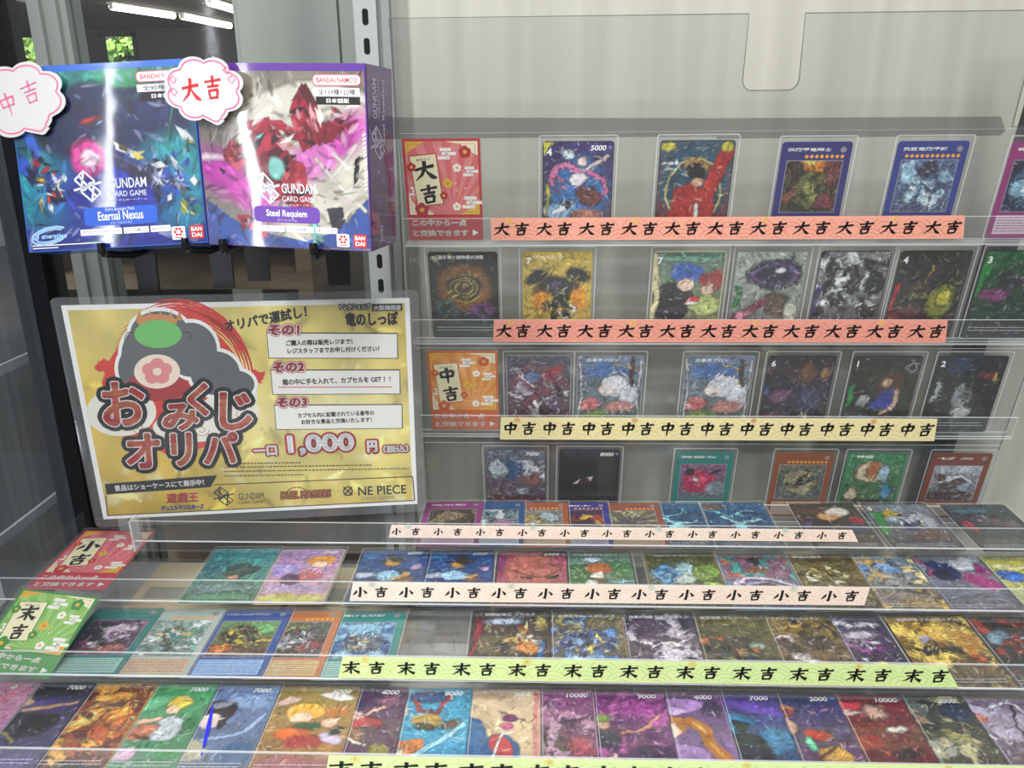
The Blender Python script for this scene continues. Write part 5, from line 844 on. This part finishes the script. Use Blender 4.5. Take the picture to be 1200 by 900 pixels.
flat_card(6, 473, 63, 88, 'full', '7a8a7a', ('d8d05a', 'b0b890', [('e', .3, .80, .3, .06, 0, 'e8e4a0', .05), ('e', .22, .62, .2, .16, 0, '2f6ac0', .06), ('e', .6, .6, .2, .2, 0, 'd8dcc8', .08), ('e', .8, .5, .2, .14, 0, '8aa03a', .1), ('e', .5, .2, .4, .1, 0, 'c8b04a', .1)], .06, .55, 'f4f4e0', '2a3020'), 'lemon topped card with a blue blot at the second tray end')
# ---- third flat tray
flat_card(7, -323.6, 60, 86, 'frame', '1f7a74', ('4a3a5c', '5c3a52', [('e', .3, .6, .22, .3, 0, '2a2434', .1), ('e', .62, .62, .24, .22, 0, 'b8a8b8', .1), ('e', .75, .7, .14, .1, 0, 'd8ccd0', .06), ('m', 6, .56, '8a4a7a'), ('e', .6, .2, .3, .1, 0, 'a8685a', .1), ('h', .5, .5, .42, 20, ['c8b4c4', '2a2030', '7a4a72', 'e0d4d8'])], .07, .8, 'e8dce4', '1a1420'), 'teal framed card with a purple picture beside the green sign', box='9ac4b8')
flat_card(7, -269.4, 60, 86, 'frame', 'a8b4ac', ('8aa4a0', '6a8a84', [('e', .45, .55, .2, .24, 0, '7a6c34', .08), ('e', .5, .6, .12, .1, 0, 'd0b44a', .06), ('e', .8, .5, .2, .3, 0, '5a9a94', .1), ('m', 5, .55, 'd0dcd8'), ('h', .5, .5, .4, 14, ['e4ecea', '4a8a86', 'c8b050', '3a4a44'])], .08, .8, 'f4fafa', '2a3a38'), 'silver foil card with gold picture and crumpled sleeve on the third flat tray', frame=9, box='c8a888')
flat_card(7, -211, 61, 86, 'frame', '24488e', ('5a8a5a', '5a2c1e', [('e', .72, .78, .24, .2, 0, '6aa86a', .1), ('e', .38, .58, .3, .28, 0, '22241c', .1), ('s', [(.1, .25), (.5, .38), (.95, .42)], .08, 'd8b43a'), ('e', .2, .2, .2, .1, 0, 'c0602a', .1), ('h', .42, .52, .38, 22, ['1c1c18', 'd8c84a', '3a4a2a', '8a8a3a', '0f0f0f'])], .06, .7, 'f0e49a', '0e100c'), 'royal blue framed card with a black and yellow picture on the third tray', title='トリコロールレガリアドラゴン', box='8ab0dc')
flat_card(7, -167, 59, 86, 'frame', 'b8703c', ('4a5a4a', '4a2c2c', [('e', .35, .75, .25, .12, 0, '8a9a4a', .1), ('e', .45, .5, .36, .28, 0, '2c3038', .1), ('e', .75, .3, .2, .14, 0, '8a3038', .1), ('h', .45, .5, .42, 26, ['a8b0bc', '1c2026', '5a6470', '7a3036', 'd0d4da'])], .07, .8, 'd8dce4', '121418'), 'orange framed card with a steel grey picture on the third flat tray', frame=6, box='d0b078')
flat_card(7, -112.9, 59, 86, 'frame', '1f8078', ('3a7ab8', '2a4478', [('e', .45, .82, .3, .2, 0, '8ac8e8', .15), ('r', .5, .85, 9, 'a8dcf0', .5), ('e', .5, .38, .36, .2, 0, '5a6470', .1), ('h', .5, .42, .42, 26, ['b0b8c0', '2a3a5c', 'a89a5c', '6a8ab0', 'e0e4e8', '1c2c4c'])], .06, .8, 'e8f0f4', '101c30'), 'teal framed card with an ice blue burst at the lime strip start', title='輝ける機殻', box='9ac8bc')
e = link('empty_card_sleeve', None, None, TRAY[7] @ T(-85, .3, 1.2)); tag(e, 'empty clear sleeve lying in the third flat tray gap', 'card sleeve')
MB().prism(rrect(-29.5, 29.5, 0, 90, 1.2), .1, .3, 0, 1).build('film_back', [SLEEVE, RIM_AND_GLINT], e); MB().prism(rrect(-29.5, 29.5, 0, 86, 1.2), .5, .7, 0, 1).build('film_front', [SLEEVE, RIM_AND_GLINT], e)
flat_card(7, 10.6, 66, 89, 'full', '16151a', ('3a3430', '4a3420', [('p', [(0, .3), (0, .9), (.16, .86), (.10, .4)], '8a2430'), ('e', .35, .46, .28, .22, -30, '5c5232', .05), ('e', .40, .46, .08, .14, 0, '16141a', .05), ('e', .38, .82, .24, .08, 0, 'b8c8dc', .08), ('e', .62, .62, .14, .14, 0, 'c8b050', .06), ('e', .72, .46, .16, .12, 0, 'd88a3a', .08), ('s', [(.9, .1), (.9, .5)], .08, '2a6aa8'), ('e', .9, .8, .08, .16, 0, 'a89a4a', .08), ('h', .62, .6, .28, 18, ['e8d890', '8a3030', '2a2a34', 'd8dce4', 'c07a30'])], .05, .7, 'f4eccc', '121014'), 'black rimmed card with a dark ring and bright shards past the empty sleeve', title='邪眼破壊王 ブラスタ')
flat_card(7, 71.1, 63, 88, 'full', '8a7840', ('6a6040', '5a5438', [('e', .5, .55, .4, .26, 0, '2c4478', .1), ('m', 5, .52, '5a8ac0'), ('e', .3, .3, .3, .06, 10, '9ac0e0', .06), ('m', 8, .64, 'e8d880'), ('h', .5, .5, .4, 20, ['1c2c58', '8ab4e0', 'c8b860', '3a5aa0', '12182c'])], .07, .8, 'f0eac0', '121830'), 'gold flecked card with blue blades on the third flat tray', title='自爆記号Bm エネルジコ')
flat_card(7, 130.5, 63, 88, 'full', '1c1a20', ('3c2c4c', '6a5a64', [('e', .2, .72, .2, .16, 0, '5a3a6c', .1), ('e', .62, .40, .3, .16, 0, 'd0ccd4', .08), ('e', .42, .36, .12, .12, 0, '4a2c66', .05), ('m', 5.5, .52, 'c8c0cc'), ('m', 7, .6, '2a1c34'), ('s', [(.3, .60), (.6, .50), (.9, .62)], .05, 'e4e0e8')], .08, .8, 'f4f0f8', '1a1020'), 'violet and white coiling card on the third flat tray', title='漆黒の地獄 ヴァウンティン')
flat_card(7, 190.2, 63, 88, 'full', '6a6434', ('6a6434', '2c3424', [('e', .2, .60, .14, .1, 30, 'b0602c', .06), ('e', .5, .45, .36, .26, 0, '1c2420', .1), ('e', .78, .52, .10, .08, 0, '9ab89a', .05), ('e', .4, .3, .12, .12, 0, '7a7a34', .06), ('h', .5, .45, .42, 24, ['1a201c', '4a6a42', '2a3a5a', '8a8a4a', 'c06a30', '101410'])], .07, .8, 'b8c090', '0a0e0a'), 'dark mossy card with an orange glint on the third flat tray', title='楽園神類 プレシール')
flat_card(7, 245.4, 63, 88, 'full', '6a5a30', ('8a7434', '3a2820', [('e', .6, .84, .3, .06, 10, 'c0a03c', .06), ('e', .30, .58, .12, .2, 30, 'd8d0cc', .06), ('e', .26, .58, .05, .12, 30, 'a8382a', .04), ('e', .72, .56, .2, .12, 0, '2a2018', .06), ('e', .44, .36, .2, .08, -30, 'e0dcd8', .06), ('s', [(.3, .2), (.7, .3)], .06, 'c8702a'), ('m', 6, .58, '3a2c20')], .07, .65, 'e8dcc0', '140e0a'), 'tan card with white and red blades beside the mossy one', title='アイアン・マンハッタン')
flat_card(7, 286, 62, 88, 'full', '34303c', ('4a3c66', '3a2048', [('e', .5, .88, .46, .06, 0, 'd0d0d8', .04), ('e', .6, .56, .3, .12, -10, '8a3a92', .06), ('e', .68, .30, .08, .06, 0, 'd8c43a', .03), ('e', .6, .72, .2, .1, 0, 'c8c0d0', .08), ('m', 7, .56, '221430'), ('h', .6, .5, .3, 14, ['e0d8e8', '4a1c5c', 'b04ab0', '1c1226'])], .06, .8, 'ece0f0', '160e1c'), 'purple card with a white title bar on the third flat tray')
flat_card(7, 357.7, 67, 89, 'full', '131316', ('a87a2a', '6a4a1a', [('e', .4, .72, .30, .14, 0, 'd8a83a', .1), ('m', 5, .5, 'e8c860'), ('m', 6, .57, '5a3c14'), ('e', .4, .50, .4, .05, -8, '1a140e', .05), ('e', .35, .62, .1, .05, 0, '9a98a8', .05), ('e', .8, .62, .16, .2, 0, 'c08a30', .1), ('e', .82, .42, .08, .1, 0, 'c0602c', .06), ('e', .5, .14, .46, .14, 0, '5c4a26', .1)], .08, .8, 'f8e8a0', '1c1408'), 'black rimmed golden flame card at the lime strip end'.replace('at the', 'by the'), title='超銀河竜 アルカディアス', cost=None)
flat_card(7, 418.9, 62, 88, 'full', '1e1c1e', ('2c2a28', '2a2422', [('e', .25, .70, .16, .16, 0, '7a9ab0', .08), ('e', .5, .60, .22, .2, 0, '7a2c28', .08), ('e', .85, .70, .18, .16, 0, 'd8a888', .08), ('m', 6, .54, 'a03a2c'), ('e', .6, .2, .4, .12, 0, '7a3c28', .12), ('h', .45, .6, .3, 16, ['b04030', '2a1c1c', '8ab0c0', '5a2a26'])], .06, .7, 'd8c0b0', '100c0c'), 'charcoal and brick red card at the third tray end')
# ---- front flat tray
flat_card(8, -388.2, 62, 88, 'full', 'a890a8', ('c88aa0', 'a06a9c', [('e', .4, .6, .2, .14, 0, '4aa89a', .06), ('e', .36, .76, .1, .08, 0, 'e8c4b8', .04), ('e', .5, .45, .14, .12, 0, '5a2c8a', .05), ('e', .5, .3, .3, .14, 0, '8a2c9a', .06), ('s', [(.75, .85), (.6, .55)], .04, 'e0606a'), ('e', .1, .7, .1, .2, 0, 'd85a6a', .08)], .04, .35, 'f0d8e8', '3a1c3a'), 'pink and green card cut by the frame edge on the front tray'.replace('frame', 'photo'), num='0')
flat_card(8, -343.8, 63, 88, 'full', '17151c', ('2a2440', '4a3c6a', [('e', .5, .90, .5, .07, 0, '1c1a22', .05), ('e', .6, .72, .3, .14, 0, '3c2f70', .1), ('e', .30, .76, .10, .07, 0, 'c8a078', .03), ('s', [(.35, .66), (.9, .74)], .06, 'c49a74'), ('e', .55, .50, .34, .20, 0, '161518', .05), ('s', [(.12, .34), (.35, .40), (.55, .30)], .05, '8a8248'), ('e', .2, .26, .2, .07, 0, '5a7aa8', .06), ('e', .5, .1, .5, .12, 0, '5a4684', .08)], .03, .3, 'b8a8c0', '0e0c14'), 'black card with a violet band and 7000, beside the flame card', num='7000')
flat_card(8, -295, 63, 88, 'full', 'b8983a', ('7a2c1a', 'a8602a', [('e', .72, .80, .22, .12, 0, 'e09a3a', .06), ('e', .80, .66, .16, .2, 0, 'c86a24', .08), ('e', .35, .56, .30, .14, 40, 'e8a84a', .06), ('e', .38, .58, .18, .08, 40, 'f4e488', .04), ('e', .2, .40, .14, .08, 0, 'd8802c', .06), ('e', .72, .40, .2, .12, 0, 'c05a1e', .08), ('m', 5, .55, 'f0b04a'), ('m', 6, .60, '6a1c10'), ('e', .5, .05, .5, .04, 0, '2a1c18', .03)], .08, .65, 'f8dc80', '4a140a'), 'fiery orange flame card with gold rim on the front flat tray')
flat_card(8, -247.2, 63, 88, 'full', '4a8a6a', ('3f9a5c', '5a8a6a', [('e', .25, .76, .3, .1, 20, '6ac08a', .1), ('e', .66, .78, .16, .10, 0, 'e4c84a', .04), ('e', .62, .70, .09, .08, 0, 'ecc8ac', .03), ('e', .66, .48, .20, .20, 0, 'c4ccd0', .06), ('s', [(.10, .50), (.48, .60)], .07, 'e0b898'), ('e', .38, .44, .18, .12, 20, 'c8785c', .06), ('e', .42, .38, .12, .03, -10, '6a4a2c', .03), ('e', .22, .20, .24, .12, 0, 'd8b0c4', .06), ('e', .85, .2, .14, .1, 0, '2f8a4a', .06), ('e', .9, .55, .1, .12, 0, '2a7a44', .08)], .03, .35, 'f0f4e8', '1c3a2a'), 'fresh green card with pale blue drapery and 7000 on the front tray', num='7000', numcol='4aa0c0')
cb = flat_card(8, -198.2, 62, 88, 'full', '6a82a0', ('6a82ac', '5a6478', [('e', .7, .8, .3, .12, 0, '8aa4c8', .1), ('e', .36, .70, .24, .18, 0, '14161e', .04), ('e', .30, .58, .16, .13, 0, 'e4d0c8', .04), ('e', .36, .78, .16, .05, 10, '8a8c94', .04), ('e', .46, .58, .06, .14, 0, '14161e', .03), ('e', .25, .25, .22, .16, 0, 'a8a48c', .06), ('s', [(.35, .36), (.8, .45), (.95, .66)], .05, '9ab0d0'), ('e', .8, .2, .2, .2, 0, '44608c', .1)], .03, .25, 'd8e4f0', '1c2434'), 'grey blue card with a black blot and a blue pen stroke on it', num='7000', numcol='4a9ac0')
m = MB(); m.ribbon([(-15, 66), (-10, 45), (-5.5, 24)], [1.2, 3.4, 1.6], .8); m.ribbon([(-5.2, 22), (-4.2, 17)], [2.2, 1.2], .8); tag(m.build('ink_mark', mat('blue_marker', '2a30d8', 0.4), cb), 'blue marker stroke')  # tapered blue streak laid over the sleeve
flat_card(8, -136.1, 63, 88, 'full', 'a87a4a', ('9c8a48', 'a06a3c', [('e', .16, .82, .16, .06, 20, 'd8b8a8', .05), ('e', .76, .88, .22, .06, -12, 'eee4dc', .04), ('e', .42, .70, .24, .14, 0, 'e8b040', .04), ('e', .40, .62, .12, .08, 0, 'f0ccb0', .03), ('e', .5, .52, .22, .06, 10, '2f5a34', .05), ('e', .34, .44, .2, .09, 0, 'd86a24', .05), ('e', .74, .56, .10, .08, 0, 'eec4aa', .04), ('e', .55, .36, .24, .10, 0, 'a83a34', .06), ('e', .82, .40, .16, .08, -20, 'c8b8d0', .05), ('e', .86, .48, .10, .05, 30, '1c3020', .04), ('e', .5, .12, .45, .12, 0, '9a5050', .1), ('e', .8, .7, .16, .1, 0, 'b8722c', .1)], .03, .25, 'f4e0c0', '4a2c1c'), 'orange and green autumn coloured card with 6000 at the lime strip start', num='6000', numcol='7a3a2a')
flat_card(8, -98.9, 63, 88, 'full', '4a2a44', ('4a2c52', '6a4a5c', [('e', .42, .78, .14, .10, 0, '2f1c4c', .04), ('e', .44, .68, .08, .06, 0, 'e0b8a8', .03), ('e', .56, .58, .22, .08, 0, 'a82c3c', .05), ('s', [(.50, .64), (.85, .80)], .05, 'd8a898'), ('e', .42, .44, .2, .10, 0, '8a6248', .06), ('s', [(.28, .40), (.65, .34)], .05, 'e8dcd0'), ('e', .80, .26, .12, .14, 0, '8a8440', .08), ('e', .4, .2, .3, .1, 0, '5a2c5c', .1), ('e', .8, .84, .14, .1, 0, '8a5a72', .1)], .05, .45, 'e8c8d0', '1c0e1c'), 'plum and red card with 4000 on the front flat tray', num='4000', numcol='5a3a4a')
flat_card(8, -50.1, 63, 88, 'full', '3a86a4', ('4aa0c0', '3a8ab4', [('e', .5, .9, .3, .1, 0, '2a4a7a', .06), ('s', [(.30, .88), (.40, .74), (.6, .72), (.76, .92)], .05, 'a8342c'), ('e', .50, .62, .18, .12, 0, 'b8964a', .05), ('e', .50, .54, .12, .06, 0, '3a2c20', .04), ('p', [(.04, .72), (.20, .84), (.28, .68), (.10, .60)], 'ece4d0'), ('e', .16, .72, .05, .04, 0, 'c89a3c', .02), ('p', [(.08, .20), (.12, .38), (.50, .42), (.52, .24)], 'c8763a'), ('e', .24, .26, .07, .05, 0, 'ece4d0', .02), ('s', [(.3, .14), (.95, .56)], .08, '9cd0e4'), ('e', .78, .58, .14, .06, 20, '5c3a2c', .05)], .03, .4, 'e4f4f8', '14303c'), 'sky blue card with gold and red horned shapes, 8000 in its corner', num='8000')
flat_card(8, 2, 62, 88, 'full', 'c8a090', ('d8c0a0', 'd0b490', [('e', .45, .92, .3, .05, 0, 'c8a888', .05), ('e', .16, .40, .24, .38, 0, '2f6298', .04), ('e', .56, .30, .22, .26, 20, '2a5688', .04), ('e', .56, .34, .12, .20, 25, 'b84048', .03), ('e', .64, .66, .10, .07, 0, '6a2c5a', .04), ('e', .60, .56, .08, .06, 0, 'b04a7a', .04), ('s', [(.5, .74), (.84, .62)], .02, '6a3a5a'), ('s', [(.46, .22), (.56, .48), (.68, .5)], .025, 'f0f0f0'), ('s', [(.96, .02), (.96, .98)], .06, 'd88a8a')], .02, .2, 'f4e8d0', '5a3a2c'), 'beige card with a deep blue jaw shape and 3000 on the front tray', num='3000', numcol='a85a4a')
flat_card(8, 42.3, 63, 88, 'full', 'a88098', ('8a4a80', '7a4a62', [('e', .15, .80, .12, .12, 0, 'e4dce4', .05), ('s', [(.16, .7), (.24, .4), (.12, .14)], .14, 'd8d4e0'), ('e', .5, .70, .3, .14, 0, 'b07a9c', .1), ('e', .62, .62, .14, .08, 0, '4a2c4c', .05), ('e', .52, .46, .18, .12, 0, '6a3c50', .06), ('e', .52, .44, .10, .06, 0, '2c2028', .04), ('e', .58, .30, .22, .10, 0, '4a5a34', .08), ('e', .8, .3, .16, .2, 0, 'a84a5c', .1), ('m', 6, .58, 'c89ab4')], .07, .65, 'f0d8ec', '2c142a'), 'rose and white tangled card with 10000 on the front tray', num='10000')
flat_card(8, 96.3, 63, 88, 'full', '5a2c5c', ('7a2c78', '4a2c50', [('e', .6, .78, .34, .14, 0, '9a3c8c', .1), ('m', 6, .55, 'b45aa0'), ('e', .22, .68, .11, .07, 0, '7a9a3a', .04), ('e', .22, .60, .08, .06, 0, 'd8a890', .03), ('e', .22, .44, .18, .14, 0, '1e1c3c', .05), ('s', [(.44, .52), (.66, .56), (.92, .74)], .05, 'd8907c'), ('s', [(.2, .18), (.34, .30)], .06, 'e8c0ac'), ('e', .75, .3, .24, .12, 0, '3a1c48', .1), ('e', .6, .14, .4, .1, 0, '5a3458', .1)], .05, .5, 'e8b0dc', '1c0c24'), 'magenta fireworks card with a small green tuft and 9000', num='9000')
flat_card(8, 138.3, 63, 88, 'full', '8a6aa0', ('5a3a6a', '8a6a9c', [('e', .42, .84, .36, .12, 6, 'b088c4', .04), ('e', .28, .78, .26, .06, 0, 'd4b4e0', .03), ('e', .28, .62, .26, .16, 0, 'b8742c', .05), ('e', .26, .56, .17, .13, 0, 'f2d8c4', .03), ('e', .34, .28, .36, .18, 0, 'a884bc', .05), ('s', [(.56, .66), (.72, .56), (.74, .40), (.86, .26)], .16, 'b8702a'), ('s', [(.60, .64), (.72, .54)], .05, 'e0a858'), ('s', [(.74, .42), (.84, .28)], .05, 'd89a48'), ('e', .86, .8, .14, .14, 0, '3a2c4c', .08), ('e', .28, .69, .2, .04, 0, 'c8802f', .03)], .02, .2, 'f4e0f4', '3a1c3a'), 'lilac card with a large mauve cap shape and brown braid, 4000', num='4000')
flat_card(8, 180.2, 63, 88, 'full', '2a3a5a', ('4a3a86', '1c4a72', [('e', .7, .84, .4, .10, -16, '6a4ab0', .1), ('e', .3, .66, .3, .14, 0, '2f8ab8', .12), ('e', .82, .46, .2, .2, 0, '3a7aa8', .12), ('e', .42, .36, .32, .28, 0, '151a2a', .06), ('e', .44, .62, .10, .08, 0, '1a1c2a', .04), ('e', .6, .16, .3, .1, 0, '1c2c48', .1)], .05, .45, '8ac8e8', '0c1424'), 'midnight blue card with a black dome shape and 7000', num='7000', numcol='4a5a6a')
flat_card(8, 224.4, 63, 88, 'full', '4a2c50', ('2c3c6e', '6a3a5c', [('e', .22, .84, .22, .07, -10, 'c87a4a', .05), ('e', .28, .76, .14, .07, 0, '8a2c2c', .05), ('e', .26, .62, .16, .12, 0, 'd8a090', .06), ('e', .62, .52, .16, .08, -14, 'c0342c', .04), ('e', .70, .30, .18, .14, 0, 'c89a44', .05), ('e', .50, .42, .05, .10, 10, '7ae0b0', .04), ('s', [(.3, .2), (.9, .44)], .03, '6a2c38'), ('e', .3, .16, .24, .12, 0, '8a3a52', .1), ('e', .8, .8, .2, .12, 0, '3a2c6a', .1)], .04, .45, 'f0c8c8', '1c1028'), 'twilight coloured card with a red oval and yellow barrel shape, 2000', num='2000', numcol='3a7ae8')
flat_card(8, 273.5, 63, 88, 'full', '4a1820', ('7a2030', '5c161e', [('e', .25, .86, .2, .08, 0, 'c83a48', .06), ('e', .28, .78, .16, .04, 0, 'd8b8b0', .04), ('e', .6, .80, .14, .14, 0, 'c8a090', .12), ('e', .5, .62, .3, .10, 0, '6a1418', .06), ('e', .72, .58, .12, .05, 20, 'e0d4cc', .04), ('e', .35, .45, .2, .12, 0, '9c2028', .08), ('s', [(.3, .5), (.5, .34)], .03, 'e86a4a'), ('e', .7, .34, .14, .08, 0, '2a1414', .05), ('e', .84, .18, .1, .05, 20, 'd8c4a8', .03), ('e', .5, .16, .5, .14, 0, '84181f', .08)], .05, .6, 'e8a09a', '200a0c'), 'blood red card with a pale bone shape and 10000 on the front tray', num='10000')
flat_card(8, 319.2, 63, 88, 'full', '24241f', ('2c3034', '5a543c', [('e', .3, .86, .2, .14, 0, '5a6460', .06), ('e', .38, .64, .14, .12, 0, '161618', .05), ('e', .36, .72, .09, .05, 0, '8a6a58', .03), ('e', .36, .40, .26, .16, 20, 'a8a898', .06), ('e', .70, .50, .2, .10, -30, 'a09a68', .08), ('m', 6, .56, 'c8c098'), ('e', .4, .16, .3, .08, 0, 'b8986a', .08), ('e', .8, .8, .2, .16, 0, '22304a', .1)], .06, .6, 'dcd8b8', '0e0e0a'), 'sombre grey and khaki card with 3000 near the front tray end', num='3000', numcol='3a3a40')
flat_card(8, 369, 63, 88, 'om', '8a7a62', ('8a7c98', '5c4c4c', [('e', .3, .84, .3, .12, 0, 'b0a8c0', .08), ('e', .24, .76, .14, .05, 0, 'c86a4a', .04), ('e', .6, .66, .4, .2, 0, 'a89cb0', .08), ('s', [(.4, .9), (.7, .96), (.9, .7)], .04, 'e8e4ec'), ('p', [(.1, .56), (.2, .48), (.3, .56), (.4, .46), (.5, .54), (.6, .5)], 'e8e0dc'), ('e', .62, .3, .3, .16, 0, '6a5a5c', .1), ('e', .66, .34, .16, .14, 0, 'c8b8b4', .08), ('e', .4, .14, .4, .1, 0, '6a4a3c', .1), ('s', [(.7, .9), (.62, .5)], .03, '3a3040')], .06, .5, 'f0ecf0', '2c2224'), 'pale mauve card with a gold rope rim at the front tray end')
